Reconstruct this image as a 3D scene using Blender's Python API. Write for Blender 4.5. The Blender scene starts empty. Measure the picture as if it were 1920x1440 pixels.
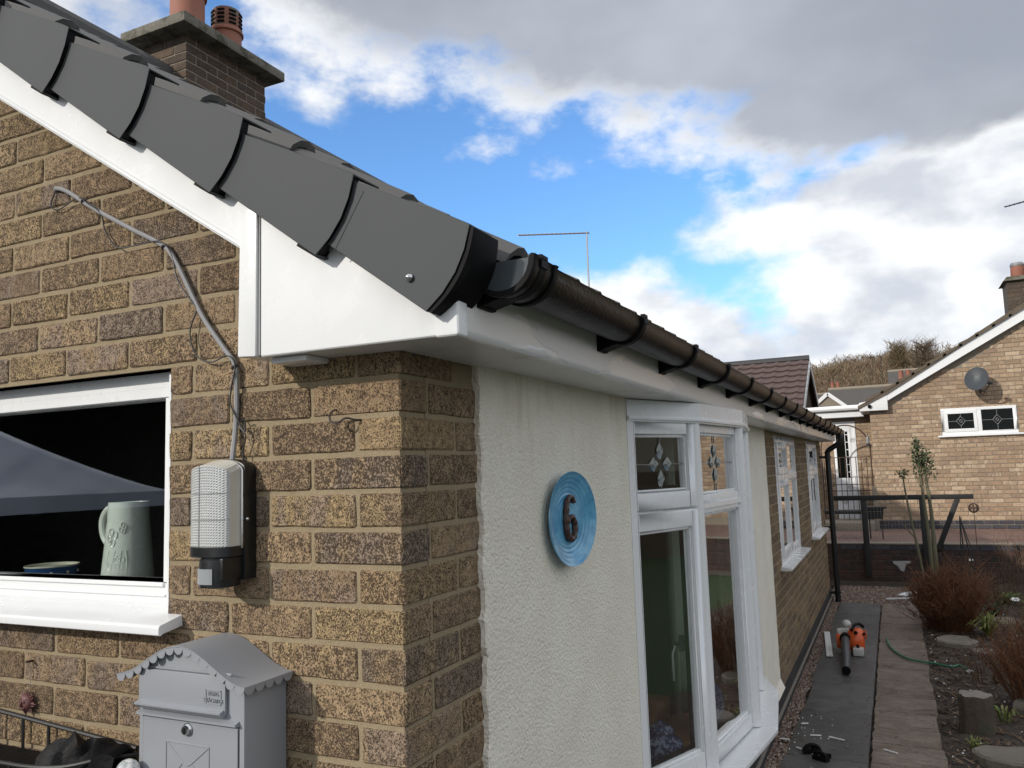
import bpy, bmesh, math, random
import numpy as np
from mathutils import Vector, Matrix
R = math.radians
random.seed(7)
S = bpy.context.scene
COL = S.collection

# ------------------------------------------------------------------ camera
CAM_LOC = Vector((0.8669, -1.3247, 1.8227))
YAW, PITCH, ROLL, FPX = R(25.166), R(6.172), R(-1.903), 1498.07
fw = Vector((-math.sin(YAW)*math.cos(PITCH), math.cos(YAW)*math.cos(PITCH), math.sin(PITCH)))
rt = Vector((math.cos(YAW), math.sin(YAW), 0)); up = rt.cross(fw)
r2 = math.cos(ROLL)*rt + math.sin(ROLL)*up; u2 = -math.sin(ROLL)*rt + math.cos(ROLL)*up
cd = bpy.data.cameras.new('camera'); cam = bpy.data.objects.new('camera', cd); COL.objects.link(cam)
cd.sensor_width = 36; cd.lens = FPX/1920*36; cd.clip_start = .02; cd.clip_end = 2000
cam.matrix_world = Matrix(((r2.x, u2.x, -fw.x, CAM_LOC.x), (r2.y, u2.y, -fw.y, CAM_LOC.y), (r2.z, u2.z, -fw.z, CAM_LOC.z), (0, 0, 0, 1)))
S.camera = cam
S.view_settings.view_transform = 'Standard'; S.view_settings.look = 'None'
S.view_settings.exposure = 0.62; S.view_settings.gamma = 1.0
S.cycles.max_bounces = 6; S.cycles.diffuse_bounces = 3; S.cycles.glossy_bounces = 4; S.cycles.transparent_max_bounces = 10
S.cycles.use_denoising = True

# ------------------------------------------------------------------ node helper
class NT:
    def __init__(s, t): s.t = t; s.n = t.nodes; s.l = t.links
    def nd(s, ty, ins=None, **pr):
        x = s.n.new(ty)
        for k, v in pr.items(): setattr(x, k, v)
        for k, v in (ins or {}).items(): s.put(x.inputs[k], v)
        return x
    def put(s, sock, v):
        if isinstance(v, bpy.types.NodeSocket): s.l.new(v, sock)
        else:
            if isinstance(v, (tuple, list)) and len(v) == 3 and sock.type == 'RGBA': v = (*v, 1)
            sock.default_value = v
    def m(s, op, a, b=0.0, c=None, clamp=False):
        x = s.n.new('ShaderNodeMath'); x.operation = op; x.use_clamp = clamp
        s.put(x.inputs[0], a); s.put(x.inputs[1], b)
        if c is not None: s.put(x.inputs[2], c)
        return x.outputs[0]
    def vm(s, op, a, b=(0, 0, 0), scale=None):
        x = s.n.new('ShaderNodeVectorMath'); x.operation = op
        s.put(x.inputs[0], a)
        if scale is not None: s.put(x.inputs['Scale'], scale)
        else: s.put(x.inputs[1], b)
        return x.outputs['Value'] if op in ('DOT_PRODUCT', 'LENGTH') else x.outputs[0]
    def mix(s, f, a, b, blend='MIX'):
        x = s.n.new('ShaderNodeMix'); x.data_type = 'RGBA'; x.blend_type = blend
        s.put(x.inputs[0], f); s.put(x.inputs[6], a); s.put(x.inputs[7], b)
        return x.outputs[2]
    def noise(s, vec, scale, detail=3, rough=.55, dist=0, col=False):
        x = s.nd('ShaderNodeTexNoise', {'Vector': vec, 'Scale': scale, 'Detail': detail, 'Roughness': rough, 'Distortion': dist})
        return x.outputs['Color' if col else 'Fac']
    def voro(s, vec, scale, feature='F1', out='Distance', rnd=1.0):
        x = s.nd('ShaderNodeTexVoronoi', {'Vector': vec, 'Scale': scale, 'Randomness': rnd}, feature=feature)
        return x.outputs[out]
    def ramp(s, f, stops, interp='LINEAR'):
        x = s.n.new('ShaderNodeValToRGB'); s.put(x.inputs[0], f); e = x.color_ramp.elements; x.color_ramp.interpolation = interp
        while len(e) < len(stops): e.new(.5)
        for i, (p, c) in enumerate(stops):
            e[i].position = p; e[i].color = (c, c, c, 1) if isinstance(c, (int, float)) else (*c, 1)
        return x.outputs[0]
    def sstep(s, v, a, b):
        x = s.nd('ShaderNodeMapRange', {'Value': v, 'From Min': a, 'From Max': b}, interpolation_type='SMOOTHSTEP'); return x.outputs[0]
    def lin(s, v, a, b, c=0., d=1.):
        x = s.nd('ShaderNodeMapRange', {'Value': v, 'From Min': a, 'From Max': b, 'To Min': c, 'To Max': d}); return x.outputs[0]
    def bump(s, h, strength=.3, dist=.002, normal=None):
        i = {'Height': h, 'Strength': strength, 'Distance': dist}
        if normal is not None: i['Normal'] = normal
        return s.nd('ShaderNodeBump', i).outputs[0]
    def obj(s): return s.n.new('ShaderNodeTexCoord').outputs['Object']
    def rnd(s):
        a = s.n.new('ShaderNodeObjectInfo').outputs['Random']
        b = s.nd('ShaderNodeAttribute', attribute_name='rnd').outputs['Fac']
        return s.m('FRACT', s.m('ADD', a, b))

# ------------------------------------------------------------------ world: sky with clouds
SUN_AZ, SUN_EL = 30.0, 25.0      # light travels towards +X,+Y; the sun stands behind-left of the camera
W = bpy.data.worlds.new('World'); S.world = W; W.use_nodes = True
w = NT(W.node_tree); w.n.clear()
sky = w.nd('ShaderNodeTexSky', sky_type='NISHITA', sun_disc=False, sun_elevation=R(SUN_EL), sun_rotation=R(180+SUN_AZ), air_density=1.0, dust_density=.6, ozone_density=2.0)
dirv = w.n.new('ShaderNodeTexCoord').outputs['Generated']
sp = w.nd('ShaderNodeSeparateXYZ', {0: dirv})
dx, dy, dz = sp.outputs
az0 = w.m('MULTIPLY', w.m('ARCTAN2', dx, dy), 180/math.pi)
el0 = w.m('MULTIPLY', w.m('ARCSINE', dz), 180/math.pi)
st = w.vm('MULTIPLY', dirv, (1, 1, 1.7))
wc = w.noise(st, 3.0, 5, .5, .2, col=True)
ws = w.nd('ShaderNodeSeparateColor', {0: wc})
az = w.m('ADD', az0, w.m('MULTIPLY', w.m('SUBTRACT', ws.outputs[0], .5), 20))
el = w.m('ADD', el0, w.m('MULTIPLY', w.m('SUBTRACT', ws.outputs[1], .5), 12))
fine = w.noise(st, 9, 9, .58)
def blob(a0, e0, ra, re, wt=1.0):
    u = w.m('DIVIDE', w.m('SUBTRACT', az, a0), ra); v = w.m('DIVIDE', w.m('SUBTRACT', el, e0), re)
    d = w.m('SQRT', w.m('ADD', w.m('MULTIPLY', u, u), w.m('MULTIPLY', v, v)))
    return w.m('MULTIPLY', w.m('SUBTRACT', 1.0, d), wt)
def mx(lst):
    o = lst[0]
    for q in lst[1:]: o = w.m('MAXIMUM', o, q)
    return o
grey = mx([blob(-11, 43.5, 40, 21.5, 1.8), blob(7, 27, 25, 8.5, 1.3)])
white = mx([blob(-20, 7.5, 13, 7.5, 1.7), blob(4, 8, 15, 9.5, 1.8), blob(6, 16.3, 16.5, 5.5, 1.4), blob(-57, 31, 15, 6, .5), blob(-38, 28, 7, 3.5, .25)])
# beyond the frame the unseen cloud is thickened to add neutral fill light
away = w.sstep(w.vm('DOT_PRODUCT', dirv, tuple(fw)), .80, .62)
gen = w.m('MULTIPLY', w.m('SUBTRACT', w.noise(st, 2.4, 5, .55), .35), 5.0)
gen = w.m('ADD', w.m('MULTIPLY', gen, away), w.m('MULTIPLY', w.m('SUBTRACT', away, 1.0), 3.0))
fn = w.m('MULTIPLY', w.m('SUBTRACT', fine, .5), 1.5)
gd = w.m('ADD', grey, w.m('MULTIPLY', fn, .9)); wd = w.m('ADD', w.m('MAXIMUM', white, gen), fn)
gm = w.sstep(gd, -.12, .26); wm = w.sstep(wd, -.12, .42)
lo = w.noise(w.vm('ADD', st, (.03, -.02, .05)), 5.5, 5, .5); hi = w.noise(st, 5.5, 5, .5)
shade = w.sstep(w.m('ADD', w.m('SUBTRACT', hi, lo), w.m('MULTIPLY', fn, .12)), -.17, .10)
wcol = w.mix(shade, (.44, .46, .50), (.72, .72, .71))
wcol = w.mix(w.sstep(w.m('ADD', el0, w.m('MULTIPLY', fn, 9)), 9.0, 3.0), wcol, (.40, .44, .52))
core = w.sstep(w.m('ADD', grey, w.m('MULTIPLY', fn, .35)), .06, .34)
gcol = w.mix(core, (.64, .65, .66), w.mix(w.sstep(w.noise(st, 3.2, 4, .5), .3, .7), (.245, .265, .305), (.35, .375, .42)))
skyc = w.mix(1.0, sky.outputs[0], (.092, .130, .165), 'MULTIPLY')
c1 = w.mix(w.m('MULTIPLY', wm, .97), skyc, wcol)
c2 = w.mix(w.m('MULTIPLY', gm, .98), c1, gcol)
bg = w.nd('ShaderNodeBackground', {'Color': c2, 'Strength': 1.0})
wo = w.n.new('ShaderNodeOutputWorld'); w.l.new(bg.outputs[0], wo.inputs[0])
W.cycles.sampling_method = 'MANUAL'; W.cycles.sample_map_resolution = 512
# ------------------------------------------------------------------ sun
sl = bpy.data.lights.new('sun', 'SUN'); sl.energy = 2.0; sl.angle = R(.55); sl.color = (1, .94, .85)
so = bpy.data.objects.new('sun', sl); COL.objects.link(so)
sd = Vector((math.sin(R(SUN_AZ))*math.cos(R(SUN_EL)), math.cos(R(SUN_AZ))*math.cos(R(SUN_EL)), -math.sin(R(SUN_EL))))
sl.angle = R(1.2); so.rotation_euler = sd.to_track_quat('-Z', 'Y').to_euler()

# ------------------------------------------------------------------ mesh helpers
WL = {}
def wl(o): return WL.get(o.name, Vector((0, 0, 0))) if o is not None else Vector((0, 0, 0))
def tag(o, label=None, cat=None, group=None, kind=None):
    if label: o['label'] = label
    if cat: o['category'] = cat
    if group: o['group'] = group
    if kind: o['kind'] = kind
    return o
def empty(name, loc, label=None, cat=None, group=None):
    o = bpy.data.objects.new(name, None); COL.objects.link(o); o.location = loc; o.empty_display_size = .05
    WL[o.name] = Vector(loc); return tag(o, label, cat, group)
def place(name, me, loc, parent=None, rot=None, scale=None):
    o = bpy.data.objects.new(name, me); COL.objects.link(o)
    if parent is not None: o.parent = parent
    o.location = Vector(loc) - wl(parent)
    if rot is not None: o.rotation_euler = rot
    if scale is not None: o.scale = scale
    WL[o.name] = Vector(loc); return o
class MB:
    def __init__(s): s.v = []; s.f = []; s.r = []
    def add(s, vs, fs, rnd=0.0):
        b = len(s.v); s.v += [tuple(p) for p in vs]; s.f += [tuple(b+i for i in f) for f in fs]; s.r += [rnd]*len(fs); return s
    def box(s, x0, x1, y0, y1, z0, z1, rnd=0.0):
        return s.add([(x0, y0, z0), (x1, y0, z0), (x1, y1, z0), (x0, y1, z0), (x0, y0, z1), (x1, y0, z1), (x1, y1, z1), (x0, y1, z1)],
                     [(0, 3, 2, 1), (4, 5, 6, 7), (0, 1, 5, 4), (1, 2, 6, 5), (2, 3, 7, 6), (3, 0, 4, 7)], rnd)
    def obox(s, c, ux, uy, uz, hx, hy, hz, rnd=0.0):
        c = Vector(c); ux, uy, uz = Vector(ux).normalized()*hx, Vector(uy).normalized()*hy, Vector(uz).normalized()*hz
        p = [c-ux-uy-uz, c+ux-uy-uz, c+ux+uy-uz, c-ux+uy-uz, c-ux-uy+uz, c+ux-uy+uz, c+ux+uy+uz, c-ux+uy+uz]
        return s.add(p, [(0, 3, 2, 1), (4, 5, 6, 7), (0, 1, 5, 4), (1, 2, 6, 5), (2, 3, 7, 6), (3, 0, 4, 7)], rnd)
    def quad(s, *p): return s.add(p, [tuple(range(len(p)))])
    def prism(s, poly, fn, a, b):
        n = len(poly); vs = [fn(p, a) for p in poly]+[fn(p, b) for p in poly]
        fs = [tuple(range(n))[::-1], tuple(range(n, 2*n))]+[(i, (i+1) % n, n+(i+1) % n, n+i) for i in range(n)]
        return s.add(vs, fs)
    def tube(s, pts, r, n=8, cap=True):
        pts = [Vector(p) for p in pts]; k = len(pts); rs = r if isinstance(r, (list, tuple)) else [r]*k
        vs = []; a = None
        for i, p in enumerate(pts):
            t = (pts[min(i+1, k-1)]-pts[max(i-1, 0)])
            t = t.normalized() if t.length > 1e-9 else Vector((0, 0, 1))
            if a is None: a = t.orthogonal().normalized()
            else:
                a = a - t*a.dot(t); a = a.normalized() if a.length > 1e-6 else t.orthogonal().normalized()
            b = t.cross(a)
            vs += [p+(a*math.cos(2*math.pi*j/n)+b*math.sin(2*math.pi*j/n))*rs[i] for j in range(n)]
        fs = [(i*n+j, i*n+(j+1) % n, (i+1)*n+(j+1) % n, (i+1)*n+j) for i in range(k-1) for j in range(n)]
        if cap: fs += [tuple(range(n))[::-1], tuple(range((k-1)*n, k*n))]
        return s.add(vs, fs)
    def lathe(s, prof, c, n=24, M=None, sx=1, sy=1):
        c = Vector(c); vs = []
        for (r, z) in prof:
            for j in range(n):
                a = 2*math.pi*j/n; p = Vector((r*math.cos(a)*sx, r*math.sin(a)*sy, z))
                if M is not None: p = M @ p
                vs.append(c+p)
        k = len(prof)
        fs = [(i*n+j, i*n+(j+1) % n, (i+1)*n+(j+1) % n, (i+1)*n+j) for i in range(k-1) for j in range(n)]
        if prof[0][0] > 1e-6: fs.append(tuple(range(n))[::-1])
        if prof[-1][0] > 1e-6: fs.append(tuple(range((k-1)*n, k*n)))
        return s.add(vs, fs)
    def ball(s, c, r, sx=1, sy=1, sz=1, n=12, k=8, M=None):
        return s.lathe([(max(1e-7, r*math.sin(math.pi*i/k)), 0-r*sz*math.cos(math.pi*i/k)) for i in range(k+1)], c, n, M, sx, sy)
    def mesh(s, name, mat, smooth=False, bevel=0, seg=2, off=Vector((0, 0, 0)), recalc=True, attr=False, ang=35):
        me = bpy.data.meshes.new(name)
        me.from_pydata([(p[0]-off.x, p[1]-off.y, p[2]-off.z) for p in s.v], [], s.f)
        if attr:
            a = me.attributes.new('rnd', 'FLOAT', 'FACE'); a.data.foreach_set('value', s.r)
        if recalc or bevel:
            bm = bmesh.new(); bm.from_mesh(me)
            if smooth or bevel: bmesh.ops.remove_doubles(bm, verts=bm.verts, dist=1e-6)
            if recalc: bmesh.ops.recalc_face_normals(bm, faces=bm.faces)
            if bevel:
                es = [e for e in bm.edges if len(e.link_faces) == 2 and e.calc_face_angle(0) > R(30)]
                bmesh.ops.bevel(bm, geom=es, offset=bevel, segments=seg, profile=.6, affect='EDGES', clamp_overlap=True)
            bm.to_mesh(me); bm.free()
        me.materials.append(mat)
        if smooth or bevel:
            me.polygons.foreach_set('use_smooth', [True]*len(me.polygons)); me.set_sharp_from_angle(angle=R(ang))
        return me
    def build(s, name, mat, parent=None, loc=None, **k):
        loc = Vector(loc) if loc is not None else wl(parent)
        return place(name, s.mesh(name, mat, off=loc, **k), loc, parent)
def P3(axis):
    return {'y': lambda p, a: (p[0], a, p[1]), 'x': lambda p, a: (a, p[0], p[1]), 'z': lambda p, a: (p[0], p[1], a)}[axis]

# ------------------------------------------------------------------ materials
def mat(name, rough=.5, metal=0, spec=.5):
    m = bpy.data.materials.new(name); m.use_nodes = True; t = NT(m.node_tree)
    b = t.n['Principled BSDF']; b.inputs['Roughness'].default_value = rough; b.inputs['Metallic'].default_value = metal
    b.inputs['Specular IOR Level'].default_value = spec
    return m, t, b
def plain(name, col, rough=.5, metal=0, var=.12, scale=30, bump=0, bscale=200, bdist=.001, spec=.5, coat=0, dirt=None):
    m, t, b = mat(name, rough, metal, spec); v = t.obj()
    n = t.noise(v, scale, 4, .6)
    c = t.mix(n, tuple(x*(1-var) for x in col), tuple(min(1, x*(1+var)) for x in col))
    if dirt:
        c = t.mix(t.sstep(t.noise(v, scale*.35, 6, .65), dirt[1], dirt[2]), c, dirt[0])
    t.put(b.inputs['Base Color'], c)
    t.put(b.inputs['Roughness'], t.lin(n, 0, 1, rough*.85, min(1, rough*1.15)))
    if coat: b.inputs['Coat Weight'].default_value = coat
    if bump: t.put(b.inputs['Normal'], t.bump(t.noise(v, bscale, 4, .6), bump, bdist))
    return m
def brick_mat(name, cols, pit=(.045, .03, .022), pitamt=.5, scale=1.0, bump=.8, rough=.9, patch=None, streak=1.0):
    m, t, b = mat(name, rough, 0, .25); r = t.rnd()
    ob = t.vm('ADD', t.obj(), t.vm('SCALE', (37., 11., 23.), scale=r))
    k = len(cols)
    base = t.ramp(r, [(i/k, c) for i, c in enumerate(cols)], 'CONSTANT')
    r2_ = t.m('FRACT', t.m('MULTIPLY', r, 17.31))
    alt = t.ramp(r2_, [(i/k, c) for i, c in enumerate(cols[::-1])], 'CONSTANT')
    big = t.noise(t.vm('MULTIPLY', ob, (1, 1, .45)), 11*scale, 3, .6, .8)
    c = t.mix(t.m('MULTIPLY', t.sstep(big, .44, .58), .85), base, alt)
    med = t.noise(ob, 60*scale, 4, .65)
    c = t.mix(t.sstep(med, .35, .7), t.mix(1.0, c, (.80, .78, .76), 'MULTIPLY'), t.mix(1.0, c, (1.22, 1.2, 1.15), 'MULTIPLY'))
    # rustic pits: small worm-like holes, drawn a little upright
    pv = t.vm('MULTIPLY', ob, (1, 1, .8))
    p1 = t.noise(pv, t.lin(t.m('FRACT', t.m('MULTIPLY', r, 7.7)), 0, 1, 260*scale, 420*scale), 2, .62, .5); p2 = t.noise(ob, 70*scale, 2, .5, .4)
    thr = t.m('ADD', t.m('MULTIPLY', t.m('SUBTRACT', p2, .5), .30), t.m('MULTIPLY', t.m('SUBTRACT', r2_, .5), .08))
    ph = t.m('ADD', p1, thr)
    pm = t.sstep(ph, .62-.14*pitamt, .70-.14*pitamt)
    spk = t.sstep(t.voro(ob, 210*scale), .32, .14)
    pm2 = t.m('MAXIMUM', t.m('MULTIPLY', pm, .88), t.m('MULTIPLY', spk, .55*pitamt))
    c = t.mix(pm2, c, pit)
    t.put(b.inputs['Base Color'], c)
    h = t.m('SUBTRACT', t.m('ADD', t.m('MULTIPLY', p1, .5), t.m('MULTIPLY', med, .8)), t.m('MULTIPLY', pm2, 1.0))
    t.put(b.inputs['Normal'], t.bump(h, bump, .0022))
    return m
M = {}
M['brick'] = brick_mat('rustic_brick', [(.322, .234, .146), (.292, .212, .138), (.252, .196, .152), (.348, .257, .146), (.308, .222, .142), (.262, .186, .120), (.332, .241, .150), (.270, .206, .158), (.312, .222, .134)], pit=(.040, .028, .019), pitamt=.95)
M['brick_dull'] = brick_mat('weathered_brick', [(.108, .078, .060), (.092, .070, .057), (.125, .090, .066), (.076, .060, .050), (.105, .082, .068)], pitamt=.4, bump=.5)
M['brick_buff'] = brick_mat('buff_brick', [(.345, .25, .172), (.385, .288, .202), (.30, .215, .148), (.44, .335, .24), (.345, .252, .178), (.365, .26, .175), (.29, .21, .158), (.48, .38, .28)], pit=(.20, .13, .09), pitamt=.25, bump=.35)
M['brick_blue'] = brick_mat('blue_brick', [(.055, .055, .07), (.07, .065, .075), (.045, .045, .055)], pit=(.02, .02, .02), pitamt=.1, bump=.3, rough=.55)
M['brick_dark'] = brick_mat('dark_brick', [(.060, .042, .038), (.075, .048, .042), (.05, .04, .04), (.085, .05, .042)], pit=(.02, .015, .015), pitamt=.3, bump=.4)
def mortar(name, col, col2):
    m, t, b = mat(name, .95, 0, .2); v = t.obj()
    n = t.noise(v, 420, 3, .7); n2 = t.noise(v, 25, 4, .6)
    c = t.mix(n2, col2, col); c = t.mix(t.sstep(n, .38, .62), t.mix(1.0, c, (.72, .7, .66), 'MULTIPLY'), c)
    t.put(b.inputs['Base Color'], c); t.put(b.inputs['Normal'], t.bump(t.m('ADD', n, t.m('MULTIPLY', n2, 1.5)), .7, .0025)); return m
M['mortar'] = mortar('sandy_mortar', (.395, .322, .215), (.285, .228, .148))
M['mortar_grey'] = mortar('grey_mortar', (.33, .29, .235), (.23, .20, .165))
M['mortar_dark'] = mortar('dark_mortar', (.16, .14, .12), (.08, .07, .065))
def pvc_mat():
    m, t, b = mat('white_pvc', .2, 0, .5); v = t.obj(); a = t.noise(v, 3.5, 5, .6); r_ = t.noise(t.vm('MULTIPLY', v, (9, 9, .8)), 4, 5, .65); g_ = t.noise(v, 55, 4, .65)
    c = t.mix(a, (.73, .74, .75), (.77, .78, .785)); c = t.mix(t.m('MULTIPLY', t.sstep(r_, .56, .80), .09), c, (.42, .40, .35)); c = t.mix(t.m('MULTIPLY', t.sstep(g_, .74, .84), .10), c, (.45, .43, .38))
    t.put(b.inputs['Base Color'], c); t.put(b.inputs['Roughness'], t.lin(t.noise(v, 9, 4, .6), .3, .7, .14, .34)); t.put(b.inputs['Normal'], t.bump(t.noise(v, 1.6, 2, .4), .05, .02)); return m
M['pvc'] = pvc_mat()
def film_mat():
    m, t, b = mat('filmed_white_pvc', .2, 0, .5); v = t.obj(); q = t.vm('MULTIPLY', v, (1, .35, 2.2)); n = t.noise(q, 7, 4, .6, 1.2); e = t.noise(q, 3.1, 3, .5, .6)
    film = t.sstep(e, .47, .50)
    t.put(b.inputs['Base Color'], t.mix(film, (.77, .77, .76), (.70, .70, .70))); t.put(b.inputs['Roughness'], t.lin(film, 0, 1, .16, .34))
    t.put(b.inputs['Normal'], t.bump(t.m('ADD', t.m('MULTIPLY', n, film), t.m('MULTIPLY', film, .4)), .35, .004)); return m
M['pvc_film'] = film_mat()
M['pvc_dirty'] = plain('dusty_white_pvc', (.70, .70, .69), .32, var=.06, scale=14, dirt=((.46, .43, .36), .52, .72))
def cap_mat():
    m, t, b = mat('grey_verge_plastic', .58, 0, .2); v = t.obj()
    n = t.noise(v, 1.7, 3, .5); sp_ = t.noise(v, 240, 2, .5); f = t.noise(t.vm('MULTIPLY', v, (1, 1, 4)), 9, 5, .7, .4)
    c = t.mix(n, (.050, .055, .059), (.063, .068, .072)); c = t.mix(t.m('MULTIPLY', t.sstep(sp_, .74, .79), .25), c, (.15, .145, .135)); c = t.mix(t.m('MULTIPLY', t.sstep(f, .60, .80), .10), c, (.11, .11, .108))
    t.put(b.inputs['Base Color'], c); return m
M['cap'] = cap_mat()
M['cap_old'] = plain('grey_verge_plastic', (.066, .070, .073), .48, var=.14, scale=6, bump=.15, bscale=700, bdist=.0004, spec=.35, dirt=((.088, .090, .090), .50, .75))
M['black_pvc'] = plain('black_plastic', (.006, .006, .0065), .6, var=.2, spec=.12)
M['sky_tone_gloss'] = plain('sky_toned_plastic', (.06, .07, .077), .12, var=.05, spec=.6)  # bluish grey puts the stop end's sky reflection into its colour
M['gutter'] = plain('wet_black_gutter', (.005, .0046, .0043), .36, var=.35, scale=18, bump=.5, bscale=90, bdist=.003, spec=.22, dirt=((.014, .0115, .0095), .52, .68))
M['tile'] = plain('grey_concrete_tile', (.085, .083, .081), .75, var=.2, scale=30, bump=.4, bscale=500, bdist=.001, dirt=((.16, .15, .14), .55, .75))
M['tile_eave'] = plain('brown_mossy_tile', (.095, .082, .072), .85, var=.3, scale=25, bump=.5, bscale=300, bdist=.002)
M['tile_red'] = plain('red_brown_tile', (.095, .062, .056), .8, var=.35, scale=14, bump=.4, bscale=120, bdist=.003, dirt=((.20, .15, .13), .55, .72))
M['tile_moss'] = plain('mossy_tile', (.11, .085, .062), .9, var=.35, scale=9, bump=.5, bscale=60, bdist=.006, dirt=((.11, .105, .045), .5, .7))
M['slate'] = plain('dark_roof_tile', (.075, .068, .062), .8, var=.25, scale=4)
M['lead'] = plain('black_lead', (.03, .03, .032), .6)
M['terracotta'] = plain('terracotta', (.27, .105, .068), .7, var=.2, scale=14, bump=.2, bscale=120, dirt=((.20, .09, .06), .55, .7))
M['pot_sooty'] = plain('sooty_terracotta', (.20, .092, .062), .85, var=.3, scale=22, bump=.3, bscale=120, dirt=((.12, .115, .09), .5, .62))
M['concrete_cap'] = plain('mossy_concrete', (.165, .152, .125), .95, var=.35, scale=22, bump=.9, bscale=60, bdist=.012, dirt=((.075, .072, .05), .46, .60))
def render_mat():
    m, t, b = mat('roughcast_render', .85, 0, .2); v = t.obj()
    n1 = t.noise(v, 120, 5, .62, .6); n2 = t.noise(v, 4.5, 5, .65); n3 = t.voro(t.vm('ADD', v, t.vm('SCALE', t.noise(v, 60, 2, .5, 0, True), scale=.012)), 135, 'SMOOTH_F1')
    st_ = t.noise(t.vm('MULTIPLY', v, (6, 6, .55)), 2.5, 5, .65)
    c = t.mix(t.sstep(n2, .35, .7), (.79, .745, .635), (.85, .81, .705))
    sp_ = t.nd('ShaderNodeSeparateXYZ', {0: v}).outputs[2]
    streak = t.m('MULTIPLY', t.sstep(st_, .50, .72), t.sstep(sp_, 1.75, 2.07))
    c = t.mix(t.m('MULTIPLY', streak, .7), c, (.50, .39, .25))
    c = t.mix(t.m('MULTIPLY', t.sstep(n1, .60, .78), .25), c, (.45, .40, .32))
    t.put(b.inputs['Base Color'], c)
    t.put(b.inputs['Normal'], t.bump(t.m('ADD', t.m('MULTIPLY', n1, 1.1), t.m('MULTIPLY', n3, -.9)), .85, .0055)); return m
M['render'] = render_mat()
M['bitumen'] = plain('black_bitumen', (.018, .018, .019), .7, var=.4, scale=16, bump=.4, bscale=80, bdist=.004, dirt=((.05, .047, .042), .5, .7))
def glass_mat(name, tint=(.92, .95, .94), k=1.0):
    m = bpy.data.materials.new(name); m.use_nodes = True; t = NT(m.node_tree); t.n.clear()
    fr = t.nd('ShaderNodeFresnel', {'IOR': 1.52}).outputs[0]; bk_ = t.n.new('ShaderNodeNewGeometry').outputs['Backfacing']; fr = t.m('MULTIPLY', fr, t.m('SUBTRACT', 1.0, bk_))
    tr = t.nd('ShaderNodeBsdfTransparent', {'Color': (*tint, 1)}); gl = t.nd('ShaderNodeBsdfGlossy', {'Color': (1, 1, 1, 1), 'Roughness': .015})
    ms = t.n.new('ShaderNodeMixShader'); t.put(ms.inputs[0], t.m('MULTIPLY', fr, k, clamp=True)); t.l.new(tr.outputs[0], ms.inputs[1]); t.l.new(gl.outputs[0], ms.inputs[2])
    o = t.n.new('ShaderNodeOutputMaterial'); t.l.new(ms.outputs[0], o.inputs[0]); return m
M['glass'] = glass_mat('window_glass', (.90, .93, .92), 2.6)
m_, t_, b_ = mat('bevelled_glass', .04, 0, .8); b_.inputs['Base Color'].default_value = (.75, .82, .80, 1); b_.inputs['Transmission Weight'].default_value = .75; b_.inputs['IOR'].default_value = 1.5; M['gem'] = m_
M['came'] = plain('lead_came', (.20, .20, .20), .5, metal=.6)
M['wall_in'] = plain('dim_room_plaster', (.30, .28, .24), .9)
M['wall_kitchen'] = plain('unlit_kitchen_wall', (.10, .092, .08), .9)  # dark tone puts the kitchen's lack of light into the wall colour
M['carpet'] = plain('brown_carpet', (.12, .085, .06), .95)
M['letterbox'] = plain('grey_letterbox_paint', (.265, .278, .302), .38, var=.04, scale=9, spec=.5, bump=.06, bscale=900, bdist=.0004)
M['chrome'] = plain('chrome', (.6, .6, .6), .18, metal=1, var=.05)
M['black_gloss'] = plain('black_moulded_plastic', (.010, .011, .012), .35)
def lens_mat():
    m, t, b = mat('prismatic_lens', .12, 0, .7)
    b.inputs['Base Color'].default_value = (.60, .615, .61, 1); b.inputs['Transmission Weight'].default_value = .15; return m
M['lens'] = lens_mat()
M['lens_side'] = plain('milky_plastic', (.60, .59, .53), .2)
M['pir'] = plain('frosted_white_plastic', (.27, .285, .30), .35, var=.03)
M['cable_grey'] = plain('grey_cable', (.27, .27, .275), .45)
M['wire'] = plain('black_wire', (.02, .02, .022), .5)
m_, t_, b_ = mat('blue_glaze', .2); v_ = t_.obj(); n_ = t_.noise(v_, 26, 4, .6)
t_.put(b_.inputs['Base Color'], t_.mix(t_.sstep(n_, .3, .75), (.075, .28, .48), (.17, .45, .64))); b_.inputs['Coat Weight'].default_value = .4; M['plate'] = m_
M['numeral'] = plain('brown_numeral', (.055, .026, .018), .38, var=.5, scale=90, bump=.5, bscale=240, bdist=.002)
M['jug'] = plain('pale_green_ceramic', (.72, .735, .675), .25, var=.03)
M['bowl_blue'] = plain('blue_enamel', (.025, .075, .20), .25); M['cream'] = plain('cream_enamel', (.62, .58, .48), .3)
M['curtain'] = plain('green_grey_curtain', (.30, .33, .27), .9, var=.1, scale=12)
M['wood'] = plain('orange_wood', (.30, .15, .06), .45, var=.3, scale=9)
m_, t_, b_ = mat('blue_white_china', .2); v_ = t_.obj(); n_ = t_.noise(v_, 70, 3, .6, .8)
t_.put(b_.inputs['Base Color'], t_.mix(t_.sstep(n_, .48, .56), (.66, .70, .70), (.07, .12, .30))); M['china'] = m_
m_, t_, b_ = mat('patterned_blue_fabric', .8); v_ = t_.obj(); n_ = t_.noise(v_, 38, 3, .6, .8)
t_.put(b_.inputs['Base Color'], t_.mix(t_.sstep(n_, .50, .60), (.025, .03, .10), (.25, .27, .36))); M['blue_cloth'] = m_
M['black_iron'] = plain('black_iron', (.018, .018, .019), .5, bump=.3, bscale=300)
M['rust_iron'] = plain('rusty_brown_iron', (.07, .038, .025), .7, var=.4, scale=60)
M['black_wood'] = plain('black_stained_wood', (.014, .014, .013), .6, var=.3, scale=20, bump=.3, bscale=120)
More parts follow.
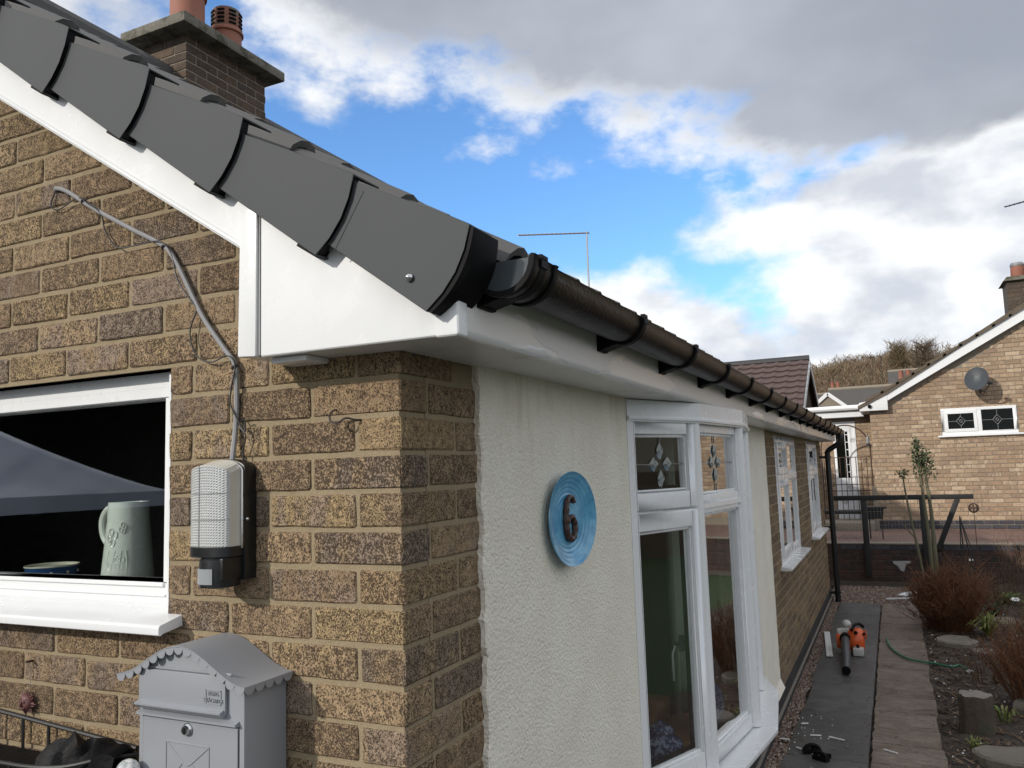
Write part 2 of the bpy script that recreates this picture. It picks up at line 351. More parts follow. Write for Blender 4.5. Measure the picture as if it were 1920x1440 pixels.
M['liner'] = plain('black_liner', (.004, .004, .005), .55, bump=.5, bscale=60, bdist=.004, spec=.15)
M['white_stone'] = plain('white_marble_glass', (.70, .70, .69), .25, var=.05, dirt=((.32, .35, .36), .52, .6), scale=60)
M['sunclay'] = plain('red_clay', (.13, .052, .048), .6, var=.3, scale=60)
def slab_mat(name, c1, c2, c3, rough=.6, riven=.6, sc=1.0):
    m, t, b = mat(name, rough, 0, .4); r = t.rnd(); v = t.vm('ADD', t.obj(), t.vm('SCALE', (13., 7., 5.), scale=r))
    n = t.noise(v, 5*sc, 6, .65); n2 = t.noise(t.vm('MULTIPLY', v, (1, 3.4, 1)), 6.5*sc, 5, .62, 1.6); n3 = t.noise(v, 160, 3, .6)
    c = t.mix(t.sstep(n, .35, .65), c1, c2); c = t.mix(t.m('MULTIPLY', t.sstep(n2, .5, .72), .7), c, c3)
    c = t.mix(t.lin(r, 0, 1, 0, .6), c, t.mix(1.0, c, (.66, .64, .62), 'MULTIPLY')); st2 = t.noise(t.obj(), 2.3, 6, .7, .6); c = t.mix(t.m('MULTIPLY', t.sstep(st2, .5, .68), .55), c, t.mix(1.0, c, (.52, .53, .50), 'MULTIPLY'))
    t.put(b.inputs['Base Color'], c); t.put(b.inputs['Roughness'], t.lin(n, .3, .7, rough*.55, min(1., rough*1.2)))
    t.put(b.inputs['Normal'], t.bump(t.m('ADD', t.m('MULTIPLY', n2, 1.0), t.m('MULTIPLY', n3, .12)), riven, .03)); return m
M['slab'] = slab_mat('damp_concrete_slab', (.070, .069, .068), (.100, .097, .094), (.125, .12, .112), .5, .25)
M['stone_slab'] = slab_mat('damp_riven_stone', (.185, .142, .110), (.255, .200, .158), (.12, .108, .102), .42, 1.0)
M['stone_step'] = slab_mat('flat_garden_stone', (.19, .165, .135), (.24, .21, .17), (.15, .135, .11), .8, .5)
M['soil'] = plain('dark_soil', (.058, .042, .032), .95, var=.5, scale=14, bump=1.0, bscale=45, bdist=.04, dirt=((.10, .078, .06), .5, .62))
M['pebble'] = plain('brown_pebble', (.16, .115, .088), .8, var=.45, scale=9)
m_, t_, b_ = mat('gravel_stone', .8, 0, .3); r_ = t_.rnd()
t_.put(b_.inputs['Base Color'], t_.ramp(r_, [(0, (.16, .10, .075)), (.2, (.22, .155, .12)), (.4, (.11, .075, .06)), (.6, (.27, .21, .17)), (.75, (.15, .11, .10)), (.93, (.34, .30, .25))], 'CONSTANT')); M['gravel'] = m_
M['block_paving'] = slab_mat('red_block_paving', (.21, .135, .115), (.25, .165, .14), (.18, .13, .12), .85, .2, 3)
M['white_scrap'] = plain('white_scrap', (.74, .75, .75), .35)
M['orange'] = plain('orange_plastic', (.62, .10, .022), .35, var=.08); M['grey_plastic'] = plain('dark_grey_plastic', (.055, .062, .068), .4); M['pale_plastic'] = plain('pale_grey_plastic', (.46, .46, .43), .45)
M['hose'] = plain('green_line', (.03, .17, .085), .45)
def leafy(name, cols, rough=.6, trans=.25):
    m, t, b = mat(name, rough, 0, .3); r = t.rnd(); k = len(cols)
    t.put(b.inputs['Base Color'], t.ramp(r, [(i/max(1, k-1), c) for i, c in enumerate(cols)])); return m
M['twig_red'] = leafy('red_brown_twigs', [(.105, .045, .025), (.18, .078, .04), (.25, .12, .058), (.075, .037, .024)])
M['twig_brown'] = leafy('brown_stalks', [(.11, .065, .035), (.17, .10, .055), (.08, .045, .028), (.22, .15, .09)])
M['leaf_green'] = leafy('dark_green_leaf', [(.024, .038, .016), (.045, .066, .026), (.075, .09, .042), (.03, .046, .02)])
M['leaf_yellow'] = leafy('yellow_green_leaf', [(.13, .17, .04), (.22, .23, .06), (.09, .14, .035), (.26, .22, .09)])
M['grass'] = leafy('grass_blade', [(.045, .095, .02), (.08, .15, .03), (.12, .17, .045)])
M['bark_green'] = plain('mossy_bark', (.135, .125, .075), .9, var=.3, scale=12, bump=.5, bscale=50, bdist=.006)
M['log'] = plain('weathered_log', (.075, .055, .042), .95, var=.4, scale=12, bump=.9, bscale=30, bdist=.012, dirt=((.05, .055, .03), .52, .64))
M['log_top'] = plain('grey_log_end', (.21, .185, .16), .95, var=.35, scale=25, bump=.6, bscale=60, bdist=.006)
M['dish'] = plain('dark_grey_dish', (.040, .046, .054), .5, var=.1, scale=5)
M['alu'] = plain('dull_aluminium', (.32, .32, .32), .45, metal=.7)
M['door_white'] = plain('white_door', (.76, .77, .78), .35, var=.03)
M['dark_pane'] = plain('dark_window_pane', (.006, .007, .006), .08, var=.1, spec=.18)
M['wood_far'] = leafy('winter_wood', [(.13, .095, .065), (.17, .125, .08), (.20, .14, .08), (.15, .13, .075), (.21, .125, .075), (.14, .105, .08)])
M['hill'] = plain('winter_hillside', (.075, .065, .04), .95, var=.3, scale=.05)
M['canvas'] = plain('blue_grey_canvas', (.42, .48, .60), .8, var=.3, scale=1.6)
M['hedge'] = leafy('dark_conifer', [(.005, .007, .004), (.008, .011, .006), (.011, .014, .008)], rough=.95)
M['lawn'] = plain('lawn', (.030, .055, .016), .95, var=.35, scale=6, bump=.6, bscale=60, bdist=.02)
M['hook'] = plain('dark_hook', (.03, .02, .02), .5)
M['snow'] = plain('white_petals', (.75, .75, .72), .6)
M['copper_scrap'] = plain('tan_wall_patch', (.36, .36, .34), .9)

# ------------------------------------------------------------------ brick pieces
_bc = {}
def brick_mesh(L, H, D, var, mt, jit=.0014):
    key = (round(L, 3), round(H, 3), var, mt)
    if key in _bc: return _bc[key]
    rg = random.Random(hash((round(L*1000), var)) & 0xffff)
    a, h, c = L/2, H/2, .0045
    nx = max(2, int(L/.05))
    o = []
    for i in range(nx+1): o.append((-a+c+(2*a-2*c)*i/nx, -h))
    o.append((a, -h+c)); o.append((a, 0)); o.append((a, h-c))
    for i in range(nx+1): o.append((a-c-(2*a-2*c)*i/nx, h))
    o.append((-a, h-c)); o.append((-a, 0)); o.append((-a, -h+c))
    o = [(x+rg.uniform(-jit, jit), z+rg.uniform(-jit, jit)*1.2) for x, z in o]
    n = len(o); mb = MB(); vs = [(x, D, z) for x, z in o]
    vs += [(x, .0018+rg.uniform(0, .0018), z) for x, z in o]
    vs += [(x*(1-.003/a), rg.uniform(-.0010, .0010), z*(1-.003/h)) for x, z in o]
    fs = [(i, (i+1) % n, n+(i+1) % n, n+i) for i in range(n)]+[(n+i, n+(i+1) % n, 2*n+(i+1) % n, 2*n+i) for i in range(n)]+[tuple(range(2*n, 3*n))]
    mb.add(vs, fs); me = mb.mesh('brick', M[mt]); _bc[key] = me; return me
_cc = {}
def corner_mesh(lx, ly, H, var, mt):
    key = (lx, ly, var, mt)
    if key in _cc: return _cc[key]
    rg = random.Random(var*31+int(lx*1000)); mb = MB().box(-lx/2, lx/2, -ly/2, ly/2, -H/2, H/2)
    me = mb.mesh('brick', M[mt], bevel=.0035, seg=1)
    for v in me.vertices: v.co += Vector([rg.uniform(-.0012, .0012) for _ in range(3)])
    me.polygons.foreach_set('use_smooth', [False]*len(me.polygons)); _cc[key] = me; return me
def simple_brick(mb, o, u, nrm, L, H, proud=.006, rnd=0.0):
    o, u, nrm = Vector(o), Vector(u), Vector(nrm); z = Vector((0, 0, 1)); a = u*(L/2); h = z*(H/2); b = .004; ai = u*(L/2-b); hi_ = z*(H/2-b)
    back = nrm*(-.012)
    vs = [o+back-a-h, o+back+a-h, o+back+a+h, o+back-a+h, o-a-h-nrm*.003, o+a-h-nrm*.003, o+a+h-nrm*.003, o-a+h-nrm*.003, o-ai-hi_, o+ai-hi_, o+ai+hi_, o-ai+hi_]
    mb.add(vs, [(0, 1, 5, 4), (1, 2, 6, 5), (2, 3, 7, 6), (3, 0, 4, 7), (4, 5, 9, 8), (5, 6, 10, 9), (6, 7, 11, 10), (7, 4, 8, 11), (8, 9, 10, 11)], rnd)
def bond(row, u0, u1, start=0.0, full=.215, j=.010):
    """running bond pieces between u0 and u1 (u1 > u0); courses stagger by half"""
    out = []; x = start if row % 2 == 0 else start-(full+j)/2
    x += math.floor((u0-x)/(full+j))*(full+j)
    while x < u1:
        a, b = max(x, u0), min(x+full, u1)
        if b-a > .028: out.append((a, b))
        x += full+j
    return out
def cut(pieces, a, b):
    out = []
    for p, q in pieces:
        if q <= a or p >= b: out.append((p, q)); continue
        if p < a-.03: out.append((p, a))
        if q > b+.03: out.append((b, q))
    return out

# ================================================================== THE BUNGALOW
ZJ = 2.016                       # a bed joint at the corner; courses of 75 mm
PIT = math.atan(.636); CP, SP = math.cos(PIT), math.sin(PIT)
TR0 = (.241, 2.247)              # top of the lowest verge cap's low end (x, z)
def rk(s, n):                    # s down the slope, n square to it
    return (TR0[0]+s*CP+n*SP, TR0[1]-s*SP+n*CP)
LEN = 10.2; RX = -4.25
def rake_z(x): return 2.291+.632*(-.309-x)      # lower edge of the bargeboard
H_ = empty('bungalow', (0, 0, 0), 'near bungalow with speckled brick gable, cream rendered side wall and grey verge caps', 'house')
# mortar backing of the gable, with the window opening
WX0, WX1, WZ0, WZ1 = -1.92, -.628, 1.512, 2.086
gw = MB()
def gtop(x): return min(rake_z(x)+.10, 4.85)
def gcol(xa, xb, z0, zt=None):
    za, zb = (gtop(xa), gtop(xb)) if zt is None else (zt, zt)
    gw.prism([(xa, z0), (xb, z0), (xb, zb), (xa, za)], P3('y'), .0042, .10)
gcol(WX1, -.31, 0); gcol(-.31, -.006, 0, 2.16); gcol(WX0, WX1, 0, WZ0); gcol(WX0, WX1, WZ1); gcol(RX, WX0, 0)
gw.prism([(-8.5, 0), (RX, 0), (RX, gtop(RX)), (-8.5, 2.2)], P3('y'), .0042, .10)
GW = gw.build('gable_wall', M['mortar'], H_)
loose = MB(); far_r = random.Random(3)
for k in range(-32, 27):
    zc = ZJ-.075*k-.0375
    if zc < .1: continue
    row = k % 2
    if zc < 2.1:
        lx, ly = ((.215, .1025) if row == 0 else (.1025, .215))
        if k >= 0 or zc < 2.06:
            if zc > 1.12: place('brick', corner_mesh(lx, ly, .0645, k % 3, 'brick'), (-lx/2, ly/2, zc), GW)
            else:
                simple_brick(loose, (-lx/2, 0, zc), (1, 0, 0), (0, -1, 0), lx, .0645, rnd=far_r.random())
                simple_brick(loose, (0, ly/2, zc), (0, 1, 0), (1, 0, 0), ly, .0645, rnd=far_r.random())
        x = -lx-.010
    else:
        x = -.10 if row == 0 else -.21
    xr = []
    while x > -3.6:
        xr.append((x-.215, x)); x -= .225
    if WZ0-.03 < zc < WZ1-.02: xr = cut(xr, WX0, WX1)
    xm = -.309-(zc+.0-2.291+.0)/.632 if zc > 2.2 else 9
    for a, b in xr:
        if zc > 2.06 and b > xm+.10: b = min(b, xm+.10)
        if b-a < .03: continue
        if zc > 2.1 and b > -.285: b = -.285
        if b-a < .03: continue
        c = ((a+b)/2, 0, zc)
        vis = b > -1.38 and zc > 1.13 and zc < 3.0
        if vis:
            v = far_r.randrange(4)
            place('brick', brick_mesh(b-a, .0645, .05, v, 'brick'), (c[0], far_r.uniform(-.0015, .0015), zc+far_r.uniform(-.001, .001)), GW, rot=(0, far_r.uniform(-.006, .006), 0))
        else: simple_brick(loose, c, (1, 0, 0), (0, -1, 0), b-a, .0645, rnd=far_r.random())
# side wall: short brick return at the corner, then a long stretch beyond the render
REN0, REN1, REN2, REN3 = .312, 1.447, 3.49, 4.90
sw = MB()
CRN = MB().box(-.10, -.0042, .10, REN0+.1, .12, 2.075).build('corner_return', M['mortar'], H_)
wins = [(5.52, 7.0, .985, 2.035), (8.22, 9.5, .985, 2.035)]
sw.box(-.10, -.0042, REN3-.1, wins[0][0], 0, 2.075)
sw.box(-.10, -.0042, wins[0][1], wins[1][0], 0, 2.075); sw.box(-.10, -.0042, wins[1][1], LEN, 0, 2.075)
for a, b, z0, z1 in wins: sw.box(-.10, -.0042, a, b, 0, z0-.03); sw.box(-.10, -.0042, a, b, z1, 2.075)
MB().box(-8.5, -.1001, LEN-.1, LEN, 0, 2.2).build('end_wall', M['mortar'], H_)
SWL = sw.build('side_wall', M['mortar'], H_)
nside = 0
for k in range(0, 27):
    zc = ZJ-.075*k-.0375
    if zc < .13: continue
    ly = .1025 if k % 2 == 0 else .215
    y = ly+.010
    while y < REN0-.01:
        b = min(y+.215, REN0+.02)
        if zc > .9: place('brick', brick_mesh(b-y, .0645, .05, far_r.randrange(4), 'brick'), (0, (y+b)/2, zc), CRN, rot=(0, 0, math.pi/2))
        else: simple_brick(loose, (0, (y+b)/2, zc), (0, 1, 0), (1, 0, 0), b-y, .0645, rnd=far_r.random())
        y += .225
    pcs = bond(k, REN3-.02, LEN-.002, start=REN3-.02)
    for (a, b, z0, z1) in wins:
        if z0-.06 < zc < z1: pcs = cut(pcs, a, b)
    for a, b in pcs:
        if b < 6.35 and nside < 110:
            nside += 1; place('brick', brick_mesh(b-a, .0645, .05, far_r.randrange(3), 'brick'), (0, (a+b)/2, zc), SWL, rot=(0, 0, math.pi/2))
        else: simple_brick(loose, (0, (a+b)/2, zc), (0, 1, 0), (1, 0, 0), b-a, .0645, rnd=far_r.random())
o = loose.build('brick_courses', M['brick'], SWL, attr=True); o['kind'] = 'stuff'
# roughcast render with an uneven edge against the corner bricks
rg = random.Random(5)
rp = MB()
nz = 90; z0r, z1r = .20, 2.075
edge = [REN0+rg.uniform(-.004, .004)+.004*math.sin(i*.9) for i in range(nz+1)]
edge2 = [REN3+rg.uniform(-.006, .006)+.006*math.sin(i*.5) for i in range(nz+1)]
def strip(ya, yb, xa=.015):
    vs = []
    for i in range(nz+1):
        z = z0r+(z1r-z0r)*i/nz; a = ya[i] if isinstance(ya, list) else ya; b = yb[i] if isinstance(yb, list) else yb
        bell = .03*max(0, 1-(z-.2)/.06) if z < .26 else 0
        vs += [(-.005, a, z), (xa-.003+bell, a, z), (xa+bell, a+.004, z), (xa+bell, b-.004, z), (xa-.003+bell, b, z), (-.005, b, z)]
    fs = [(i*6+j, i*6+j+1, (i+1)*6+j+1, (i+1)*6+j) for i in range(nz) for j in range(5)]+[tuple(range(6)), tuple(range(nz*6, nz*6+6))]
    rp.add(vs, fs)
strip(edge, REN1); strip(REN2, edge2)
rp.box(-.005, .0145, REN1, REN2, .2, .64); rp.box(-.005, .0145, REN1, REN2, 1.99, 2.07)
rp.prism([(-.005, .2), (.0145, .24), (.046, .205), (.046, .195), (.0, .19)], lambda p, a: (p[0], a, p[1]), REN1, REN2)
rp.box(-.10, -.0051, REN0+.1, REN1, .0, 2.075); rp.box(-.10, -.0051, REN2, REN3-.1, 0, 2.075); rp.box(-.10, -.0051, REN1, REN2, 0, .64)
rp.build('render_coat', M['render'], H_)
pl = MB(); pl.box(-.02, .012, .0, LEN, .0, .135); pl.box(.012, .03, .35, LEN, 0, .05); pl.build('plinth', M['bitumen'], H_); MB().box(.0121, .032, .35, LEN, .0505, .0525).build('plinth_trim', M['log_top'], H_)
# interior shells
rm = MB()
rm.box(-4.2, -.101, 4.85, 4.95, 0, 2.3); rm.box(-4.2, -4.1, .11, LEN-.11, 0, 2.3); rm.box(-4.2, -.101, 1.16, 1.22, 0, 2.3)
rm.build('interior_wall', M['wall_in'], H_)
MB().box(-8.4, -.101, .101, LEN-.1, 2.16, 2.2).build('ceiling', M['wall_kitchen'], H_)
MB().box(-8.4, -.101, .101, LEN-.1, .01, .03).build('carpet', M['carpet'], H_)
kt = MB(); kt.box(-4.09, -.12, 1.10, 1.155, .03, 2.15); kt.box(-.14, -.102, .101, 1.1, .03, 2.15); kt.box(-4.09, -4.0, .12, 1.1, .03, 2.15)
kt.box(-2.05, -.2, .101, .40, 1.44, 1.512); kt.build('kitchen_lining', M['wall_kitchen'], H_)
# roof deck, far slope, gable ends
rd = MB()
e0 = rk(-.02, -.10); r0 = (RX, TR0[1]+(TR0[0]-RX)*.636-.10)
rd.prism([e0, r0, (RX, r0[1]-.03), (e0[0], e0[1]-.03)], P3('y'), -.085, LEN+.05)
rd.prism([(RX, r0[1]+.06), (-8.75, 2.16), (-8.75, 2.10), (RX, r0[1]-.03)], P3('y'), -.085, LEN+.05)
rd.prism([(-.2, 2.1), (RX, r0[1]-.04), (-8.5, 2.1)], P3('y'), LEN-.1, LEN-.02)
RD = rd.build('roof_deck', M['tile'], H_)
MB().tube([(RX, -.13, r0[1]+.09), (RX, LEN+.05, r0[1]+.09)], .11, 12).build('ridge_tile', M['tile'], RD)
# concrete tiles with two rolls
GAUGE, TW = .3225, .300
def tile_mesh(L, mt):
    prof = []
    for base in (.0, .15):
        prof += [(base+.0, 0), (base+.012, 0)]
        for i in range(7):
            a = math.pi*i/6; prof.append((base+.062-.045*math.cos(a), .043*math.sin(a)))
        prof += [(base+.118, 0), (base+.149, 0)]
    vs = []; n = len(prof)
    for (yy, nn) in prof: vs.append((0, yy, nn))              # low end, top
    for (yy, nn) in prof: vs.append((-L, yy, nn-.022))         # high end
    for (yy, nn) in prof: vs.append((.0, yy, max(nn-.016, -.016)))
    fs = [(i, i+1, n+i+1, n+i) for i in range(n-1)]+[(i, i+1, 2*n+i+1, 2*n+i) for i in range(n-1)]
    fs += [tuple([2*n+i for i in range(n)])[::-1]] if False else []
    mb = MB().add(vs, fs)
    mb.add([(-.10, y, -.05) for y, _ in prof]+[(-.10, y, nn-.012) for y, nn in prof], [(i, i+1, n+i+1, n+i) for i in range(n-1)])
    return mb.mesh('roof_tile', mt, smooth=True, ang=40)
TM = tile_mesh(GAUGE+.06, M['tile']); TM2 = tile_mesh(GAUGE+.06, M['tile_eave'])
lows = [0.015, -.277]+[-.277-GAUGE*i for i in range(1, 16)]
rot = (0, PIT, 0)
many = MB()
tv = [tuple(v.co) for v in TM.vertices]; tf = [tuple(p.vertices) for p in TM.polygons]
rm3 = Matrix.Rotation(PIT, 3, 'Y')
for ci, s in enumerate(lows):
    for cj in range(35):
        x, z = rk(s, -.039 if ci else -.037); y = -.012+cj*TW
        if cj == 0 or (ci == 0):
            place('roof_tile', TM2 if (ci == 0 and cj > 0) else TM, (x, y, z+ (0.004 if ci == 0 else 0)), RD, rot=rot)
        else:
            many.add([rm3 @ Vector(v)+Vector((x, y, z)) for v in tv], tf)
o = many.build('tile_courses', M['tile'], RD, recalc=False, smooth=True, ang=40); o['kind'] = 'stuff'
# ---- verge caps: tapered channels, each lapping over the next one down
def cap_mesh(L, t0, t1):
    """L length; front face tapers: at low end 170 mm, at the high end 133 mm"""
    mb = MB(); st_ = []
    N = 8
    for i in range(N+1):
        s = -L*(1-i/N); f = i/N
        top = -.034+.034*min(1, f*1.05); bot = -.151-.019*f; yf = t0+(t1-t0)*f
        st_.append((s, top, bot, yf))
    # outer section: top return -> face -> bottom return, with thickness
    def sec(s, top, bot, yf, e):
        T = .004
        # arched low edge: sections bend so the low end bows out (s grows in the middle)
        ring = []
        for (yy, nn) in [(-.058, top), (yf, top), (yf, top+(bot-top)*.25), (yf, top+(bot-top)*.5), (yf, top+(bot-top)*.75), (yf, bot), (-.075, bot), (-.075, bot+T), (yf+T, bot+T), (yf+T, top-T), (-.058, top-T)]:
            q = (nn-bot)/(top-bot); bow = .018*(1-(2*q-1)**2)*e
            x, z = rk(s+bow, nn); ring.append((x, yy, z))
        return ring
    rings = [sec(*q, (i/N)**2) for i, q in enumerate(st_)]
    n = len(rings[0]); vs = [p for r in rings for p in r]
    fs = [(i*n+j, i*n+(j+1) % n, (i+1)*n+(j+1) % n, (i+1)*n+j) for i in range(N) for j in range(n)]
    fs += [tuple(range(n))[::-1], tuple(range(N*n, N*n+n))]
    return mb.add(vs, fs)
def lip_mesh():
    """black inner rim closing the low end of a cap"""
    mb = MB(); P_ = []
    for (s, dy) in ((-.006, 0), (.001, 0)):
        for i in range(9):
            q = i/8; nn = -.1695+.1665*q; bow = .018*(1-(2*q-1)**2); P_.append((s+bow, nn))
    vs = []
    for s, nn in P_: x, z = rk(s-.004, nn); vs.append((x, -.1395, z))
    for s, nn in P_: x, z = rk(s-.004, nn); vs.append((x, -.120, z))
    n = 18
    fs = [(9+i, 10+i, n+10+i, n+9+i) for i in range(8)]+[(i, i+1, n+i+1, n+i) for i in range(8)]
    fs += [(n+i, n+i+1, n+10+i, n+9+i) for i in range(8)]
    mb.add(vs, fs)
    for (na, nb) in ((-.1725, -.154),):
        a = [rk(-.055 if na < -.1 else -.06, na), rk(-.004, na), rk(-.004, nb), rk(-.055 if na < -.1 else -.06, nb)]
        mb.prism(a, P3('y'), -.1385, -.05 if na > -.1 else -.070)
    return mb
capm = cap_mesh(.345, -.130, -.142)
cap_me = capm.mesh('verge_cap', M['cap'], bevel=.0012, seg=1); lip_me = lip_mesh().mesh('shade_lip', M['black_pvc'])  # black of the lips also stands for shadow inside each cap's end
for i, s in enumerate([0.0]+lows[1:]):
    if i > 8: break
    dn0 = -.015 if i else 0.0; L3 = (s*CP+dn0*SP, 0, -s*SP+dn0*CP); o = place('verge_cap', cap_me, L3, H_)
    if i > 0: place('shade_lip', lip_me, L3, o)
    else: first_cap = o
# eave closure on the lowest cap: thick black curved end
ec = MB(); vs = []; N = 14
for i in range(N+1):
    q = i/N; nn = -.168+.166*q; bow = .018*(1-(2*q-1)**2)
    for (ds, yy) in ((-.004, -.1385), (.008, -.1385), (.010+.006*math.sin(math.pi*q), -.130), (.012+.006*math.sin(math.pi*q), -.05), (-.004, -.05)):
        x, z = rk(bow+ds, nn); vs.append((x, yy, z))
n = 5
ec.add(vs, [(i*n+j, i*n+(j+1) % n, (i+1)*n+(j+1) % n, (i+1)*n+j) for i in range(N) for j in range(n)]+[tuple(range(n)), tuple(range(N*n, N*n+n))])
ec.build('eave_closure', M['black_pvc'], first_cap, loc=(0, 0, 0), smooth=True)
my = Matrix.Rotation(R(90), 3, 'X')
MB().lathe([(.0075, 0), (.0078, .003), (.0055, .0065), (.003, .0085), (1e-6, .009)], (.117, -.1415, 2.169), 12, my).build('screw', M['chrome'], first_cap, loc=(0, 0, 0), smooth=True)
# seam on the lowest cap
a, b_2 = rk(-.245, -.035), rk(-.247, -.162)
MB().tube([(a[0], -.1335, a[1]), (b_2[0], -.1335, b_2[1])], .0009, 5).build('seam', M['cap'], first_cap, loc=(0, 0, 0))
# ---- bargeboard, box end, soffit, fascia
BY = -.105
bb = MB(); x0, x1 = -5.2, -.309
xt = RX
pts = [(x1, rake_z(x1)), (x1, rake_z(x1)+.17), (xt, rake_z(xt)+.17), (xt, rake_z(xt))]
bb.prism(pts, P3('y'), BY+.006, BY+.024)
bb.build('bargeboard', M['pvc'], H_)
bd = MB()
for off, rr in ((.008, .007), (.024, .0028)):
    bd.tube([(x1, BY+.009, rake_z(x1)+off), (xt, BY+.009, rake_z(xt)+off)], rr, 10)
bd.build('bargeboard_moulding', M['pvc'], H_, smooth=True)
MB().prism([(x1, rake_z(x1)+.012), (x1, rake_z(x1)+.018), (xt, rake_z(xt)+.018), (xt, rake_z(xt)+.012)], P3('y'), BY+.02, .004).build('rake_soffit', M['pvc'], H_)
SZ, FX = 2.065, .192
tri = [(-.262, SZ), (FX-.02, SZ), (FX-.02, 2.14), (-.262, 2.42)]
be = MB().prism(tri, P3('y'), BY, BY+.018); be.build('box_end', M['pvc'], H_, bevel=.006, seg=3)
vt = MB().prism([(-.315, SZ+.004), (-.268, SZ+.001), (-.264, 2.42), (-.309, 2.43)], P3('y'), BY-.007, BY+.02); vt.build('joint_trim', M['pvc'], H_, bevel=.004, seg=2)
gp = MB().box(-.2645, -.2615, BY-.001, BY+.004, SZ+.004, 2.39); gp.build('joint_gap', M['cable_grey'], H_)
sf = MB(); sf.box(-.30, FX-.012, BY+.012, .004, SZ+.002, SZ+.012); sf.box(.0, FX-.012, .004, LEN+.05, SZ+.0025, SZ+.0125); sf.build('soffit', M['pvc_dirty'], H_)
MB().box(-.26, -.17, -.075, -.004, SZ-.0105, SZ+.001).build('soffit_offcut', M['pvc'], H_, bevel=.002)
fa = MB(); prof = [(FX-.018, SZ+.012), (FX-.018, 2.235), (FX, 2.235), (FX, SZ+.014), (FX-.003, SZ+.006), (FX-.008, SZ+.001), (FX-.016, SZ)]
fa.prism(prof, lambda p, a: (p[0], a, p[1]), BY+.012, LEN+.06); fa.build('fascia', M['pvc_film'], H_, smooth=True)
ct = MB(); ct.box(FX-.045, FX+.004, BY-.005, BY+.032, SZ-.003, 2.20); ct.build('corner_trim', M['pvc'], H_, bevel=.007, seg=3)
MB().box(FX+.0005, FX+.0022, 5.78, 5.795, SZ+.003, 2.22).build('fascia_joint', M['cable_grey'], H_)
for i in range(6): MB().ball((FX, .25+.62*i, 2.125), .0038, .4, 1, 1, 10, 6).build('pin_head', M['pvc_dirty'], H_, smooth=True)
# ---- gutter
GX, GZ, GR = .2545, 2.2, .056
def half_round(mb, r, y0, y1, t=.003, lip=True, ny=1):
    prof = []
    for i in range(15): a = math.pi+math.pi*i/14; prof.append((GX+r*math.cos(a), GZ+r*math.sin(a)))
    if lip: prof += [(GX+r+.003, GZ+.004), (GX+r-.004, GZ+.006)]
    inner = []
    for i in range(15): a = 2*math.pi-math.pi*i/14; inner.append((GX+(r-t)*math.cos(a), GZ+(r-t)*math.sin(a)))
    mb.prism(prof+inner, lambda p, a: (p[0], a, p[1]), y0, y1)
gu = MB(); half_round(gu, GR, -.01, LEN+.10); G = gu.build('gutter', M['gutter'], H_, smooth=True, ang=50)
se = MB(); half_round(se, GR+.006, -.052, .055, .006)
disc = [(GX+(GR+.003)*math.cos(math.pi+math.pi*i/18), GZ+(GR+.003)*math.sin(math.pi+math.pi*i/18)) for i in range(19)]
se.build('gutter_union', M['gutter'], G, smooth=True, ang=50)
MB().prism(disc, lambda p, a: (p[0], a, p[1]), -.047, -.042).build('stop_end', M['sky_tone_gloss'] if 'sky_tone_gloss' in M else M['cap'], G)
rim = MB()
for (ra_, rb_) in ((-.054, -.040), (.045, .060)):
    rim = MB(); half_round(rim, GR+.010, ra_, rb_, .010); rim.build('union_rim', M['black_pvc'], G, smooth=True, ang=50)
bm_ = MB(); half_round(bm_, GR+.007, -.013, .013, .007)
bm_.box(FX-.0005, GX-GR+.004, -.03, .03, GZ-.075, GZ+.01)
bm_.prism([(FX, GZ-.075), (GX-.005, GZ-.060), (GX-.03, GZ-.03), (FX, GZ-.02)], lambda p, a: (p[0], a, p[1]), -.028, .028)
bm_.box(GX+GR-.002, GX+GR+.009, -.015, .015, GZ-.012, GZ+.012)
bkt = bm_.mesh('gutter_bracket', M['black_pvc'], smooth=True, ang=40)
for yy in [.0, .67, 1.28, 1.87, 2.46, 3.12, 3.75, 4.4, 5.05, 5.7, 6.35, 7.0, 7.65, 8.3, 8.95, 9.6]:
    place('gutter_bracket', bkt, (0, yy, 0), G)
MB().tube([(GX+.02, 9.98, GZ-.055), (GX+.02, 9.98, GZ-.13), (GX+.005, 9.98, GZ-.16), (.125, 9.98, GZ-.245), (.10, 9.98, GZ-.275), (.10, 9.98, 1.8), (.10, 9.98, .0)], .034, 14).build('downpipe', M['black_gloss'], H_, smooth=True, ang=50)
for zz in (1.86, .95, .12):
    MB().tube([(.10, 9.98, zz-.02), (.10, 9.98, zz+.02)], .040, 14).build('pipe_clip', M['black_gloss'], H_)
    MB().box(0, .10, 9.95, 10.01, zz-.015, zz+.015).build('pipe_clip', M['black_gloss'], H_)
# ---- chimney
CH = MB().box(-4.46, -3.998, 3.10, 3.99, 4.3, 5.40).build('chimney', M['mortar_grey'], H_)
for k in range(0, 13):
    zc = 5.40-.0375-.075*k
    for a, b in bond(k, -4.464, -3.994, start=-4.464): place('brick', brick_mesh(b-a, .0645, .05, far_r.randrange(3), 'brick_dull'), ((a+b)/2, 3.094, zc), CH)
    for a, b in bond(k+1, 3.094, 3.996, start=3.094): place('brick', brick_mesh(b-a, .0645, .05, far_r.randrange(3), 'brick_dull'), (-3.994, (a+b)/2, zc), CH, rot=(0, 0, math.pi/2))
cp = MB(); cp.box(-4.58, -3.86, 2.95, 4.10, 5.40, 5.485); CC = cp.build('chimney_cap', M['concrete_cap'], CH, bevel=.012, seg=2)
pp = MB(); pp.prism([(-4.52, 5.475), (-3.95, 5.475), (-4.05, 5.53), (-4.42, 5.53)], P3('y'), 3.10, 4.0); pp.build('flaunching', M['concrete_cap'], CH)
